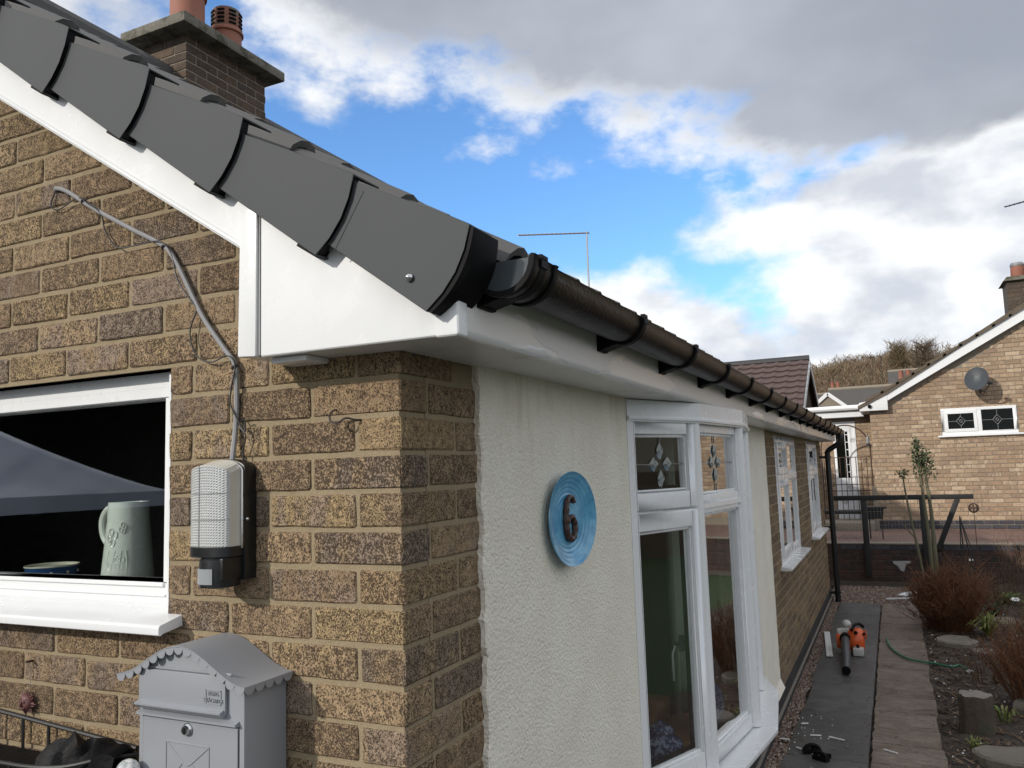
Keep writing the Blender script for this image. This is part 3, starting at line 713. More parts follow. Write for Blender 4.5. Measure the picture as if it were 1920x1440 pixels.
def pot(x, y, r, h, cowl):
    z0 = 5.50
    t = MB().lathe([(r*1.06, 0), (r*1.0, .02), (r*.98, h*.52), (r*1.10, h*.53), (r*1.12, h*.56), (r*1.02, h*.60), (r*1.0, h*.62)], (x, y, z0), 28).build('chimney_pot', M['terracotta'], H_, smooth=True, ang=50)
    top = MB().lathe([(r*.95, h*.60), (r*.96, h*.96), (r*.90, h), (r*.5, h*1.02), (1e-6, h*1.02)], (x, y, z0), 28).build('cowl', M['pot_sooty'], t, smooth=True, ang=50)
    if cowl:
        sl_ = MB()
        for row_ in range(4):
            for j in range(8):
                a = 2*math.pi*(j+.5)/8; zz = z0+h*(.68+.08*row_)
                seg_ = [(x+(r*.965)*math.cos(a+q), y+(r*.965)*math.sin(a+q), zz) for q in (-.24, -.12, 0, .12, .24)]
                sl_.tube(seg_, .011, 6)
        sl_.build('vent_slots', M['black_pvc'], top.parent)
    return t
pot(-4.21, 3.30, .140, .70, True); pot(-4.19, 3.72, .130, .46, True)

# ================================================================== WINDOWS OF THE BUNGALOW
# gable window: white frame set back in the opening
GF = MB(); fy0, fy1 = .050, .105
GF.box(WX0, WX1-.001, fy0, fy1, 2.024, WZ1); GF.box(WX0, WX1-.001, fy0, fy1, WZ0, 1.589); GF.box(-.70, WX1-.001, fy0, fy1, 1.589, 2.024); GF.box(WX0, WX0+.07, fy0, fy1, 1.589, 2.024)
GWN = GF.build('gable_window', M['pvc'], H_, bevel=.003)
gb = MB()
for z_, d_ in ((2.052, .006), (2.040, .011), (2.030, .016)): gb.box(WX0+.05, -.69, fy0-.004+d_*.6, fy0+.03, z_-.004, z_)
gb.box(WX0+.05, -.695, fy0-.006, fy0+.03, 1.579, 1.589); gb.box(WX0+.05, -.69, fy0-.004, fy0+.02, 1.556, 1.562)
gb.build('glazing_bead', M['pvc'], GWN, bevel=.0015, seg=1)
MB().box(WX0+.06, -.695, .082, .102, 1.585, 2.03).build('pane', M['glass'], GWN)
MB().box(-.71, -.692, .078, .081, 1.589, 2.024).build('glazing_seal', M['black_pvc'], GWN)
gs = MB().prism([(.049, 1.540), (-.060, 1.516), (-.064, 1.512), (-.064, 1.496), (-.058, 1.493), (-.050, 1.497), (.049, 1.512)], lambda p, a: (a, p[0], p[1]), -2.0, -.582)
gs.build('window_sill', M['pvc'], GWN, bevel=.002, seg=2)
# smeared sealant along the reveal
se_ = MB(); rg = random.Random(9)
for k in range(1, 8):
    z_ = ZJ-.075*k; se_.ball((-.6275, .02, z_+rg.uniform(-.004, .004)), .012, .35, .8, 1+rg.random()*.5, 8, 6)
se_.box(-.634, -.6275, .002, .05, 1.54, 2.07); se_.build('sealant', M['pvc'], GWN, smooth=True)
li = MB().box(WX0, WX1, .012, .09, WZ1, WZ1+.006); li.build('lintel', M['rust_iron'], GWN)
# ---- bow window
BP = [(.0, 1.447), (.163, 1.870), (.233, 2.470), (.163, 3.066), (.0, 3.490)]
SILLZ, HEADZ = .66, 1.985
BW = empty('bow_window', (0, 1.447, SILLZ)); BW.parent = H_; BW.location = Vector((0, 1.447, SILLZ))
def offs(pts, d):
    out = []
    for i in range(len(pts)):
        ns = []
        for j in (i-1, i):
            if 0 <= j < len(pts)-1:
                a, b = Vector(pts[j]), Vector(pts[j+1]); t = (b-a).normalized(); ns.append(Vector((t.y, -t.x)))
        n = sum(ns, Vector((0, 0))).normalized(); k = d/max(.5, n.dot(ns[0])); out.append(Vector(pts[i])+n*k)
    return out
def band(d0, d1, z0, z1, pts=BP, slope=0):
    a, b = offs(pts, d0), offs(pts, d1); k = len(pts)
    vs = [(p.x, p.y, z0) for p in a]+[(p.x, p.y, z0) for p in b]+[(p.x, p.y, z1) for p in a]+[(p.x, p.y, z1-slope) for p in b]
    fs = []
    for i in range(k-1):
        fs += [(i, i+1, k+i+1, k+i), (2*k+i, 2*k+i+1, 3*k+i+1, 3*k+i), (i, i+1, 2*k+i+1, 2*k+i), (k+i, k+i+1, 3*k+i+1, 3*k+i)]
    fs += [(0, k, 3*k, 2*k), (k-1, 2*k-1, 4*k-1, 3*k-1)]
    return MB().add(vs, fs)
band(-.06, .088, SILLZ-.028, SILLZ, slope=.008).build('window_sill', M['pvc'], BW, bevel=.003)
band(-.02, .022, HEADZ, 2.064).build('head_board', M['pvc'], BW)
band(.016, .030, HEADZ+.006, HEADZ+.020).build('head_trim', M['pvc'], BW, bevel=.002)
MB().prism([(-.05, 1.43), (.3, 1.43), (.3, 3.5), (-.05, 3.5)], P3('z'), 2.0641, 2.0648).build('bay_soffit', M['pvc'], BW) if False else None
bw_in = MB().prism([(p[0]-.05, p[1]) for p in BP]+[(-.15, 3.49), (-.15, 1.447)], P3('z'), SILLZ-.03, SILLZ+.005); bw_in.build('window_board', M['wood'], BW)
bw_top = MB().prism([(p[0]-.02, p[1]) for p in BP]+[(-.15, 3.49), (-.15, 1.447)], P3('z'), 2.03, 2.06); bw_top.build('bay_ceiling', M['wall_in'], BW)
for i, p in enumerate(BP):
    r_m = .034 if 0 < i < 4 else .028
    mb = MB()
    if i in (0, 4):
        t = (Vector(BP[1])-Vector(BP[0])).normalized() if i == 0 else (Vector(BP[4])-Vector(BP[3])).normalized()
        n = Vector((t.y, -t.x)); q = Vector(p)+(t if i == 0 else -t)*.018
        mb.obox((q.x-n.x*.02, q.y-n.y*.02, (SILLZ+HEADZ)/2), (t.x, t.y, 0), (n.x, n.y, 0), (0, 0, 1), .018, .038, (HEADZ-SILLZ)/2)
    else: mb.tube([(p[0]-.014, p[1], SILLZ), (p[0]-.014, p[1], HEADZ)], r_m, 14)
    mb.build('mullion', M['pvc'], BW, smooth=True)
def gem(mb, c, t, n, w_, h_):
    c, t, n = Vector(c), Vector(t), Vector(n); z = Vector((0, 0, 1))
    ring = [c+t*w_*math.cos(a)*(1 if k % 2 == 0 else .72)+z*h_*math.sin(a)*(1 if k % 2 == 0 else .72) for k, a in enumerate([i*math.pi/4 for i in range(8)])]
    inn = [c+(p-c)*.45+n*.008 for p in ring]
    mb.add(ring+inn+[c+n*.008], [(i, (i+1) % 8, 8+(i+1) % 8, 8+i) for i in range(8)]+[(8+i, 8+(i+1) % 8, 16) for i in range(8)])
def sash(parent, A, t, n, L, z0, z1, fw_, inset=0.0, dep=.05, mt='pvc', bev=.004, bead=True):
    """a frame rectangle of width fw_ (left,right,bottom,top) and its pane"""
    fl, fr_, fb, ft = fw_
    mb = MB(); tc = lambda s: Vector((A.x+t.x*s, A.y+t.y*s, 0))
    def bx(s0, s1, za, zb, d0=0.0, d1=dep):
        c = tc((s0+s1)/2)-Vector((n.x, n.y, 0))*(inset+(d0+d1)/2); c.z = (za+zb)/2
        mb.obox(c, (t.x, t.y, 0), (n.x, n.y, 0), (0, 0, 1), (s1-s0)/2, (d1-d0)/2, (zb-za)/2)
    bx(0, fl, z0, z1); bx(L-fr_, L, z0, z1); bx(fl, L-fr_, z0, z0+fb); bx(fl, L-fr_, z1-ft, z1)
    fo = mb.build('sash', M[mt], parent, bevel=bev, seg=2)
    if bead:
        mb = MB(); g = .012
        bx(fl, fl+g, z0+fb, z1-ft, .010, .035); bx(L-fr_-g, L-fr_, z0+fb, z1-ft, .010, .035); bx(fl+g, L-fr_-g, z0+fb, z0+fb+g, .010, .035); bx(fl+g, L-fr_-g, z1-ft-g, z1-ft, .010, .035)
        mb.build('glazing_bead', M['pvc'], parent, bevel=.003, seg=1)
    mb = MB(); bx(fl-.005, L-fr_+.005, z0+fb-.005, z1-ft+.005, .022, .040); mb.build('pane', M['glass'], parent)
    mb = MB(); bx(L-fr_-.028, L-fr_-.012, z0+fb, z1-ft, .040, .046); bx(fl+.012, fl+.026, z0+fb, z1-ft, .040, .046); bx(fl, L-fr_, z0+fb+.012, z0+fb+.024, .040, .046); mb.build('glazing_seal', M['black_pvc'], parent)
    return fo
TRZ = 1.655
for i in range(4):
    A, B = Vector(BP[i]), Vector(BP[i+1]); t = (B-A).normalized(); n = Vector((t.y, -t.x)); L = (B-A).length
    e0_, e1_ = (.012 if i == 0 else .026), (.026 if i < 3 else .030)
    A2 = A+t*e0_; L2 = L-e0_-e1_
    sa = i in (0, 3)
    if sa:
        sash(BW, A2, t, n, L2, TRZ+.006, HEADZ, (.036, .050, .062, .045), inset=-.014)
        sash(BW, A2, t, n, L2, SILLZ+.02, TRZ-.006, (.036, .045, .070, .062), inset=-.014)
    else:
        sash(BW, A2, t, n, L2, TRZ+.003, HEADZ, (.022, .026, .040, .034), inset=.004)
        sash(BW, A2, t, n, L2, SILLZ+.004, TRZ-.001, (.022, .026, .060, .030), inset=.004)
    tr = MB(); c = A2+t*(L2/2)-n*.03; tr.obox((c.x, c.y, TRZ), (t.x, t.y, 0), (n.x, n.y, 0), (0, 0, 1), L2/2, .032, .010); tr.build('transom', M['pvc'], BW)
    # leaded bevel cluster in the top light
    zc = (TRZ+HEADZ)/2+.008; ins_ = -.014 if sa else .004
    c = A2+t*(L2/2)-n*(ins_+.018); cc = Vector((c.x, c.y, zc)); n3 = Vector((n.x, n.y, 0)); t3 = Vector((t.x, t.y, 0))
    g_ = MB(); w_ = .030; h_ = .034
    for (a_, b_) in ((0, .050), (0, -.054), (-.043, 0), (.043, 0)): gem(g_, cc+t3*a_+Vector((0, 0, b_)), t3, n3, w_ if a_ else w_*.8, h_ if b_ else h_*.8)
    g_.build('bevel_cluster', M['gem'], BW)
    l_ = MB(); hw = L2/2-.055 if sa else L2/2-.03; hh = .125
    l_.obox(cc-t3*(hw/2+.036), t3, n3, (0, 0, 1), hw/2-.036, .002, .0016); l_.obox(cc+t3*(hw/2+.036), t3, n3, (0, 0, 1), hw/2-.036, .002, .0016)
    l_.obox(cc+Vector((0, 0, .105)), t3, n3, (0, 0, 1), .0016, .002, .022); l_.obox(cc-Vector((0, 0, .108)), t3, n3, (0, 0, 1), .0016, .002, .020)
    l_.build('lead_line', M['came'], BW)
    if i == 0:
        hd = MB(); hc = A2+t*(L2-.062)-n*.055
        hd.obox((hc.x, hc.y, 1.14), t3, n3, (0, 0, 1), .012, .006, .03); q = hc-n*.03
        hd.tube([(hc.x, hc.y, 1.14), (q.x, q.y, 1.13), (q.x-t.x*.02, q.y-t.y*.02, 1.10), (q.x-t.x*.02, q.y-t.y*.02, 1.00)], .008, 8)
        hd.build('window_handle', M['alu'], BW, smooth=True)
# ---- two casement windows further along
for wi, (a, b, z0, z1) in enumerate(wins):
    WN = empty('casement_window', (0, a, z0)); WN.parent = H_; WN.location = (0, a, z0)
    n = Vector((1, 0)); t = Vector((0, 1)); A = Vector((.004, a))
    fr = MB(); fr.box(-.06, .004, a, a+.05, z0, z1); fr.box(-.06, .004, b-.05, b, z0, z1); fr.box(-.06, .004, a+.05, b-.05, z1-.05, z1); fr.box(-.06, .004, a+.05, b-.05, z0, z0+.06)
    Lh = (b-a-.1)/2; mid = a+.05+Lh
    fr.box(-.06, .006, mid-.03, mid+.03, z0+.06, z1-.05); fr.box(-.06, .012, a+.05, b-.05, z0+.68, z0+.73)
    fr.build('frame', M['pvc'], WN, bevel=.003)
    for (ya, L_) in ((a+.05, Lh-.03), (mid+.03, Lh-.03)):
        first = ya < mid
        sash(WN, Vector((.018 if first else .004, ya)), t, n, L_, z0+.73, z1-.05, (.05,)*4 if first else (.01,)*4, dep=.04)
        sash(WN, Vector((.018 if first else .004, ya)), t, n, L_, z0+.06, z0+.68, (.05,)*4 if first else (.01,)*4, dep=.04)
        g_ = MB(); cc = Vector((.0, ya+L_/2, z0+.85))
        for (a_, b_) in ((0, .05), (0, -.05), (-.04, 0), (.04, 0)): gem(g_, cc+Vector((0, a_, b_)), Vector((0, 1, 0)), Vector((1, 0, 0)), .03, .03)
        g_.build('bevel_cluster', M['gem'], WN)
    MB().prism([(-.01, z0+.004), (.08, z0-.010), (.082, z0-.014), (.082, z0-.030), (-.01, z0-.034)], lambda p, q: (p[0], q, p[1]), a-.07, b+.09).build('window_sill', M['pvc'], WN, bevel=.002)
    MB().box(-.4, -.38, a, a+.30, z0, z1).build('blind', M['curtain'], WN)

# ================================================================== THINGS ON AND IN THE BUNGALOW
T = empty('security_light', (-.4335, 0, 1.60), 'bulkhead security light with ribbed clear lens and black sensor on brick gable', 'wall light')
lx_, hw = -.4300, .0530
bp = MB(); arch = [(lx_-.062, 1.615), (lx_+.062, 1.615), (lx_+.062, 1.845)]+[(lx_+.062*math.cos(a), 1.845+.022*math.sin(a)) for a in [math.pi*i/10 for i in range(1, 10)]]+[(lx_-.062, 1.845)]
bp.prism(arch, P3('y'), -.034, .001); bp.build('backplate', M['black_gloss'], T, bevel=.003)
fr = MB(); arch2 = [(lx_+(p[0]-lx_)*.955, 1.68 if p[1] < 1.7 else p[1]-.003) for p in arch]; fr.prism(arch2, P3('y'), -.0395, -.0342); fr.build('lens_frame', M['chrome'], T, bevel=.0015, seg=1)
# lens: straight sides and a bowed ribbed front
def lens_sec(x): return -.066-.020*math.sqrt(max(0, 1-(x/hw)**2))
ls = MB(); nx, nz_ = 17, 30; zA, zB = 1.686, 1.848
def ztop(x): return zB+.018*math.sqrt(max(0, 1-(x/hw)**2))
vs = []; K = nx*2
g = [[None]*(2*nz_+1) for _ in range(K+1)]
for i in range(K+1):
    x = -hw+2*hw*i/K
    for j in range(2*nz_+1):
        z = zA+(ztop(x)-.012-zA)*j/(2*nz_); pr = .0021 if (i % 2 == 1 and j % 2 == 1) else 0
        g[i][j] = len(vs); vs.append((lx_+x, lens_sec(x)-pr, z))
fs = [(g[i][j], g[i+1][j], g[i+1][j+1], g[i][j+1]) for i in range(K) for j in range(2*nz_)]
ls.add(vs, fs); LN = ls.build('lens', M['lens'], T, recalc=False)
ss = MB(); npt = 17; top_ = []; 
for i in range(npt): x = -hw+2*hw*i/(npt-1); top_.append((lx_+x, ztop(x)))
ss.add([(p[0], -.039, p[1]) for p in top_]+[(p[0], lens_sec(p[0]-lx_)+.001, p[1]-.012) for p in top_], [(i, i+1, npt+i+1, npt+i) for i in range(npt-1)])
for sg in (-1, 1):
    ss.add([(lx_+sg*hw, -.039, zA), (lx_+sg*hw, -.0665, zA), (lx_+sg*hw, -.0665, ztop(hw)-.012), (lx_+sg*hw, -.039, ztop(hw))], [(0, 1, 2, 3)])
ss.add([(lx_-hw, -.039, zA), (lx_+hw, -.039, zA)]+[(p[0], lens_sec(p[0]-lx_), zA) for p in top_[::-1]], [tuple(range(2+npt))])
ss.build('lens_body', M['lens_side'], T, recalc=False)
gv = MB(); gv.box(lx_-.0136, lx_-.0124, -.088, -.081, zA, 1.853); 
for zz in (1.742, 1.796):
    gv.tube([(lx_+x, lens_sec(x)-.0022, zz) for x in [-hw+2*hw*i/12 for i in range(13)]], .0007, 5)
gv.build('lens_rib', M['cable_grey'], T)
cl = MB(); base_ = [(lx_-.056, -.03), (lx_+.056, -.03), (lx_+.056, -.064)]+[(lx_+.054*math.cos(a), -.066-.023*math.sin(a)) for a in [math.pi*i/12 for i in range(1, 12)]]+[(lx_-.056, -.064)]
cl.prism(base_, P3('z'), 1.664, 1.686); cl.build('lower_collar', M['black_gloss'], T, bevel=.002, seg=1)
sn = MB().lathe([(.028, 0), (.041, .003), (.042, .03), (.040, .058), (.030, .064)], (lx_+.014, -.055, 1.602), 28); sn.build('sensor_head', M['black_gloss'], T, smooth=True, ang=50)
MB().prism([(lx_+.014+.0435*math.cos(a), -.055+.0435*math.sin(a)) for a in [R(-128+9*i) for i in range(8)]]+[(lx_, -.06)], P3('z'), 1.612, 1.643).build('sensor_window', M['pir'], T)
MB().box(lx_+.045, lx_+.056, -.09, -.034, 1.62, 1.664).build('sensor_bracket', M['black_gloss'], T, bevel=.003)
MB().ball((lx_+.0635, -.028, 1.74), .004).build('side_screw', M['chrome'], T)

# grey cable and the thin black wire tied to it
def bez(pts, n=10):
    out = []; P_ = [Vector(p) for p in pts]
    for i in range(len(P_)-1):
        p0, p1, p2, p3 = P_[max(i-1, 0)], P_[i], P_[i+1], P_[min(i+2, len(P_)-1)]
        for k in range(n):
            t = k/n; out.append(.5*((2*p1)+(p2-p0)*t+(2*p0-5*p1+4*p2-p3)*t*t+(3*p1-p0-3*p2+p3)*t**3))
    return out+[P_[-1]]
cy = -.010
cab = bez([(-1.05, .004, 2.584), (-1.035, cy, 2.587), (-.99, cy, 2.570), (-.88, cy, 2.503), (-.75, cy, 2.432), (-.645, cy, 2.375), (-.60, cy, 2.325), (-.52, cy, 2.195), (-.455, cy, 2.115), (-.421, cy, 2.075), (-.416, cy, 2.03), (-.417, cy, 1.95), (-.418, -.02, 1.862)])
tag(MB().tube(cab, .0058, 8).build('cable', M['cable_grey'], None, smooth=True), 'grey round cable clipped to brick gable running down to the security light', 'cable')
wi_ = bez([(-1.045, -.006, 2.582), (-1.055, -.010, 2.545), (-1.02, -.012, 2.528), (-.95, -.013, 2.545), (-.90, -.018, 2.520), (-.86, -.014, 2.49), (-.845, -.010, 2.44), (-.80, -.012, 2.395), (-.74, -.012, 2.39), (-.65, -.018, 2.385), (-.615, -.014, 2.35), (-.585, -.020, 2.28), (-.53, -.014, 2.21)], 8)
wi2 = bez([(-.53, -.012, 2.215), (-.555, -.012, 2.16), (-.535, -.012, 2.105), (-.49, -.012, 2.085), (-.44, -.014, 2.095), (-.413, -.018, 2.07), (-.424, -.018, 2.02), (-.425, -.018, 1.985), (-.40, -.018, 1.945), (-.385, -.016, 1.925), (-.388, -.016, 1.95), (-.402, -.016, 1.94), (-.384, -.016, 1.915), (-.394, -.014, 1.88), (-.388, -.016, 1.84)], 8)
tag(MB().tube(wi_+wi2, .0018, 6).build('thin_wire', M['wire'], None, smooth=True), 'thin loose black wire looping round the grey cable on the gable', 'wire')
for (x, z) in ((-.925, 2.533), (-.640, 2.372), (-.419, 2.068)):
    tag(MB().tube([(x-.008, -.011, z-.004), (x, -.018, z), (x+.008, -.011, z+.004)], .003, 6).build('cable_tie', M['wire'], None), {-.925: 'upper black tie on grey cable, just below its looped end', -.640: 'middle black tie where the grey cable bends downward', -.419: 'lower tie on grey cable under the white box end'}[x], 'cable tie', 'ties on the grey cable')
hk = bez([(-.095, .002, 1.934), (-.10, -.012, 1.934), (-.115, -.022, 1.938), (-.128, -.030, 1.930), (-.142, -.034, 1.932), (-.146, -.034, 1.943), (-.138, -.034, 1.953), (-.128, -.034, 1.954)], 6)
tag(MB().tube(hk, .0022, 6).build('wall_hook', M['hook'], None, smooth=True), 'small dark screw hook in mortar joint near the brick corner', 'hook')
tag(MB().ball((-.338, -.008, 2.19), .008, 1, 1, .7).build('wall_plug', M['cable_grey'], None, smooth=True), 'small grey plug in brick beside the white joint trim', 'plug')
# ---- letterbox
LB = empty('letterbox', (-.425, 0, 1.08), 'grey metal letterbox with wavy scalloped roof on brick gable', 'letterbox')
X0, X1, YF, ZB_, ZT = -.566, -.284, -.122, 1.09, 1.445
XC = -.4425; HW = .174
def roof_z(x): u = max(-1, min(1, (x-XC)/HW)); return 1.430+.066*(.5+.5*math.cos(math.pi*u))**.92
body = [(X0, ZB_), (X1, ZB_), (X1, 1.428)]+[(x, min(roof_z(x)-.003, 1.49)) for x in [X1+(X0-X1)*i/16 for i in range(1, 16)]]+[(X0, 1.428)]
MB().prism(body, P3('y'), YF, -.004).build('body', M['letterbox'], LB, bevel=.0025, seg=2)
rf = MB(); N = 40; ro = []
for i in range(N+1): x = XC-HW+2*HW*i/N; ro.append((x, roof_z(x)))
for (d, sg) in ((0, 1), (.0022, 1)):
    pass
top_ = [(x, YF-.016, z+.002) for x, z in ro]+[(x, -.002, z+.002) for x, z in ro]; bot_ = [(x, YF-.016, z) for x, z in ro]+[(x, -.002, z) for x, z in ro]
n = N+1
rf.add(top_+bot_, [(i, i+1, n+i+1, n+i) for i in range(N)]+[(2*n+i, 2*n+i+1, 3*n+i+1, 3*n+i) for i in range(N)]+[(i, i+1, 2*n+i+1, 2*n+i) for i in range(N)]+[(0, n, 3*n, 2*n), (N, n+N, 3*n+N, 2*n+N)]+[(n+i, n+i+1, 3*n+i+1, 3*n+i) for i in range(N)])
RFo = rf.build('roof', M['letterbox'], LB, smooth=True, ang=50)
scal = MB()
# scallops along the arched front, spaced by arc length
arc = [0.0]
for i in range(N): arc.append(arc[-1]+math.hypot(ro[i+1][0]-ro[i][0], ro[i+1][1]-ro[i][1]))
def at(s):
    for i in range(N):
        if arc[i+1] >= s or i == N-1:
            f = (s-arc[i])/(arc[i+1]-arc[i]); return Vector((ro[i][0]+(ro[i+1][0]-ro[i][0])*f, ro[i][1]+(ro[i+1][1]-ro[i][1])*f))
ns = 15; wsc = arc[-1]/ns
for i in range(ns):
    a, b = at(i*wsc), at((i+1)*wsc); t = (b-a).normalized(); dn = Vector((t.y, -t.x)); c = (a+b)/2
    poly = [tuple(a), tuple(b)]+[tuple(c+t*(wsc/2*math.cos(q))*.98+dn*(wsc*.56*math.sin(q))) for q in [math.pi*k/8 for k in range(1, 8)]]
    scal.prism(poly, P3('y'), YF-.0155, YF-.0135)
for side in (-1, 1):
    xs_ = XC+side*(HW-.0005); zz = ro[0][1]
    for k in range(5):
        ya = -.004-k*.0265; yb = ya-.0265; poly = [(ya, zz), (yb, zz)]+[((ya+yb)/2-.0132*math.cos(q), zz-.014*math.sin(q)) for q in [math.pi*j/8 for j in range(1, 8)]]
        scal.prism(poly, lambda p, a: (a, p[0], p[1]), xs_-.001, xs_+.001)
scal.build('scalloped_edge', M['letterbox'], RFo)
fl = MB().prism([(X0+.006, 1.376), (X1-.046, 1.368), (X1-.041, 1.376), (X1-.041, 1.446), (X0+.006, 1.446)], P3('y'), YF-.008, YF-.0005)
FLP = fl.build('flap', M['letterbox'], LB, bevel=.002)
MB().prism([(0, 0), (-.011, -.004), (-.011, -.007), (0, -.016)], lambda p, a: (a, YF-.008+p[0], 1.384+p[1]), X0+.006, X1-.044).build('flap_lip', M['letterbox'], FLP)
MB().box(X0+.02, X1-.03, YF-.0035, YF-.0005, 1.447, 1.4515).build('flap_hinge', M['letterbox'], FLP, bevel=.001)
MB().prism([(0, 0), (-.012, -.004), (-.012, -.008), (0, -.010)], lambda p, a: (a, YF+p[0], 1.364+p[1]), X0+.004, X1-.012).build('rain_ledge', M['letterbox'], LB)
MB().box(X0+.012, X0+.0135, YF-.0008, YF+.001, ZB_, 1.43).build('door_gap', M['black_pvc'], LB)
MB().box(X1-.0135, X1-.012, YF-.0008, YF+.001, ZB_, 1.355).build('door_gap', M['black_pvc'], LB)
MB().box(X0+.0136, X1-.0136, YF-.003, YF-.0004, 1.10, 1.350).build('door', M['letterbox'], LB, bevel=.0015, seg=1)
MB().lathe([(.0125, 0), (.0125, .003), (.009, .006), (.008, .010), (1e-6, .010)], (-.4265, YF-.003, 1.337), 16, my).build('lock', M['chrome'], LB, smooth=True)
MB().box(-.4275, -.4255, YF-.0142, YF-.0128, 1.332, 1.342).build('keyhole', M['black_pvc'], LB)
en = MB(); ey = YF-.0035
for a, b in (((-.485, 1.310), (-.37, 1.309)), ((-.485, 1.310), (-.437, 1.272)), ((-.37, 1.309), (-.418, 1.272)), ((-.437, 1.272), (-.4275, 1.268)), ((-.4275, 1.268), (-.418, 1.272)), ((-.485, 1.225), (-.442, 1.270)), ((-.37, 1.225), (-.413, 1.270)), ((-.485, 1.310), (-.485, 1.225)), ((-.37, 1.309), (-.37, 1.225)), ((-.485, 1.225), (-.37, 1.225))):
    en.tube([(a[0], ey, a[1]), (b[0], ey, b[1])], .0012, 6)
en.build('envelope_emblem', M['letterbox'], LB)
pq = MB()
px0, px1, pz0, pz1 = -.3745, -.3345, 1.392, 1.419; py = YF-.009
for (a, b, c, d) in ((px0, px1, pz1-.0012, pz1), (px0, px1, pz0, pz0+.0012), (px0, px0+.0012, pz0, pz1), (px1-.0012, px1, pz0, pz1)): pq.box(a, b, py-.0006, py+.002, c, d)
PQ = pq.build('maker_plaque', M['letterbox'], LB)
def text_mesh(body_, size, mt, ext):
    cu = bpy.data.curves.new('lettering', 'FONT'); cu.body = body_; cu.size = size; cu.extrude = ext; cu.align_x = 'CENTER'; cu.align_y = 'CENTER'; cu.resolution_u = 2
    ob = bpy.data.objects.new('lettering', cu); COL.objects.link(ob); bpy.context.view_layer.update()
    me = bpy.data.meshes.new_from_object(ob.evaluated_get(bpy.context.evaluated_depsgraph_get())); bpy.data.objects.remove(ob); me.materials.clear(); me.materials.append(mt); return me
for tx, zz in (('BURG', 1.4118), ('W\u00c4CHTER', 1.3990)):
    place('lettering', text_mesh(tx, .0105, M['letterbox'], .0009), ((px0+px1)/2, py-.0002, zz), PQ, rot=(R(90), 0, 0))
# ---- red clay sun
SUNO = empty('sun_ornament', (-1.089, -.01, 1.298), 'small red clay sun face hung on brick under the window', 'ornament')
sv = MB(); npk = 16
for i in range(npk):
    a = 2*math.pi*i/npk; l = .034 if i % 2 == 0 else .028; c = Vector((-1.089, -.010, 1.298)); d = Vector((math.cos(a), 0, math.sin(a))); p = Vector((-math.sin(a), 0, math.cos(a)))
    sv.add([c+d*.016+p*.006, c+d*.016-p*.006, c+d*l+p*.003*(1 if i % 2 else -1), c+d*.018+Vector((0, -.006, 0)), c+d*.018+Vector((0, .004, 0))], [(0, 3, 2), (3, 1, 2), (0, 2, 4), (4, 2, 1)])
sv.build('ray', M['sunclay'], SUNO); MB().ball((-1.089, -.012, 1.298), .020, 1, .62, 1, 16, 10).build('face', M['sunclay'], SUNO, smooth=True)
nf = MB(); nf.tube([(-1.089, -.024, 1.305), (-1.089, -.029, 1.295), (-1.089, -.024, 1.293)], .0025, 6); nf.tube([(-1.097, -.022, 1.288), (-1.089, -.0245, 1.286), (-1.081, -.022, 1.288)], .0015, 6)
for s_ in (-1, 1): nf.ball((-1.089+s_*.007, -.0235, 1.303), .003); nf.tube([(-1.089+s_*.003, -.024, 1.309), (-1.089+s_*.011, -.021, 1.308)], .0014, 5)
nf.build('features', M['sunclay'], SUNO, smooth=True)
MB().tube([(-1.085, -.006, 1.332), (-1.083, -.008, 1.395)], .0008, 5).build('hanging_string', M['cable_grey'], SUNO)
tag(MB().tube([(-1.085, .004, 1.396), (-1.08, -.022, 1.397)], .0028, 6).build('nail', M['rust_iron'], None), 'rusty nail above the red clay sun', 'nail')
# ---- hay-rack planter on the wall, bottom edge of the picture
HR = empty('wall_planter', (-.9, -.01, 1.2), 'black iron hay-rack wall planter with crumpled black liner under window', 'planter')
ir = MB(); ir.tube(bez([(-1.45, -.012, 1.288), (-.82, -.014, 1.245), (-.70, -.014, 1.236)], 4), .0055, 8); ir.build('top_rail', M['black_iron'], HR, smooth=True)
ir = MB(); ir.tube(bez([(-1.40, -.15, 1.235), (-.95, -.175, 1.232), (-.76, -.165, 1.238), (-.66, -.12, 1.255), (-.615, -.06, 1.25), (-.612, -.012, 1.245)], 8), .0045, 8); ir.build('front_rail', M['black_iron'], HR, smooth=True)
for i in range(9):
    x = -1.38+.095*i; b_ = MB()
    b_.tube(bez([(x, -.014, 1.285-(x+1.45)*.068), (x, -.016, 1.12), (x, -.05, 1.06), (x, -.11, 1.09), (x, -.155, 1.16), (x, -.17, 1.233)], 6), .0038, 6); b_.build('bar', M['black_iron'], HR, smooth=True)
ln = MB(); vs = []; NU = 26; rg = random.Random(4)
for i in range(NU+1):
    u = i/NU; x = -.86+.23*u; topz = 1.255+.050*max(0, math.sin(u*2.4))**2*(.7+.3*math.sin(u*9))+.008*math.sin(u*21)
    for (yy, zz) in ((-.155, 1.10), (-.150, 1.20), (-.135+.012*math.sin(u*13), topz-.02), (-.115+.02*math.sin(u*8), topz+.012*math.sin(u*5)), (-.09, topz-.015), (-.06, 1.21), (-.05, 1.10)): vs.append((x+.006*math.sin(zz*90), yy, zz))
ln.add(vs, [(i*7+j, i*7+j+1, (i+1)*7+j+1, (i+1)*7+j) for i in range(NU) for j in range(6)]); ln.build('liner', M['liner'], HR, smooth=True)
MB().prism([(-1.4, -.15), (-.86, -.15), (-.86, -.03), (-1.4, -.03)], P3('z'), 1.10, 1.20).build('liner', M['liner'], HR)
gb_ = empty('globe_ornament', (-.563, -.15, 1.1), 'white crackled globe top beside the grey letterbox', 'ornament')
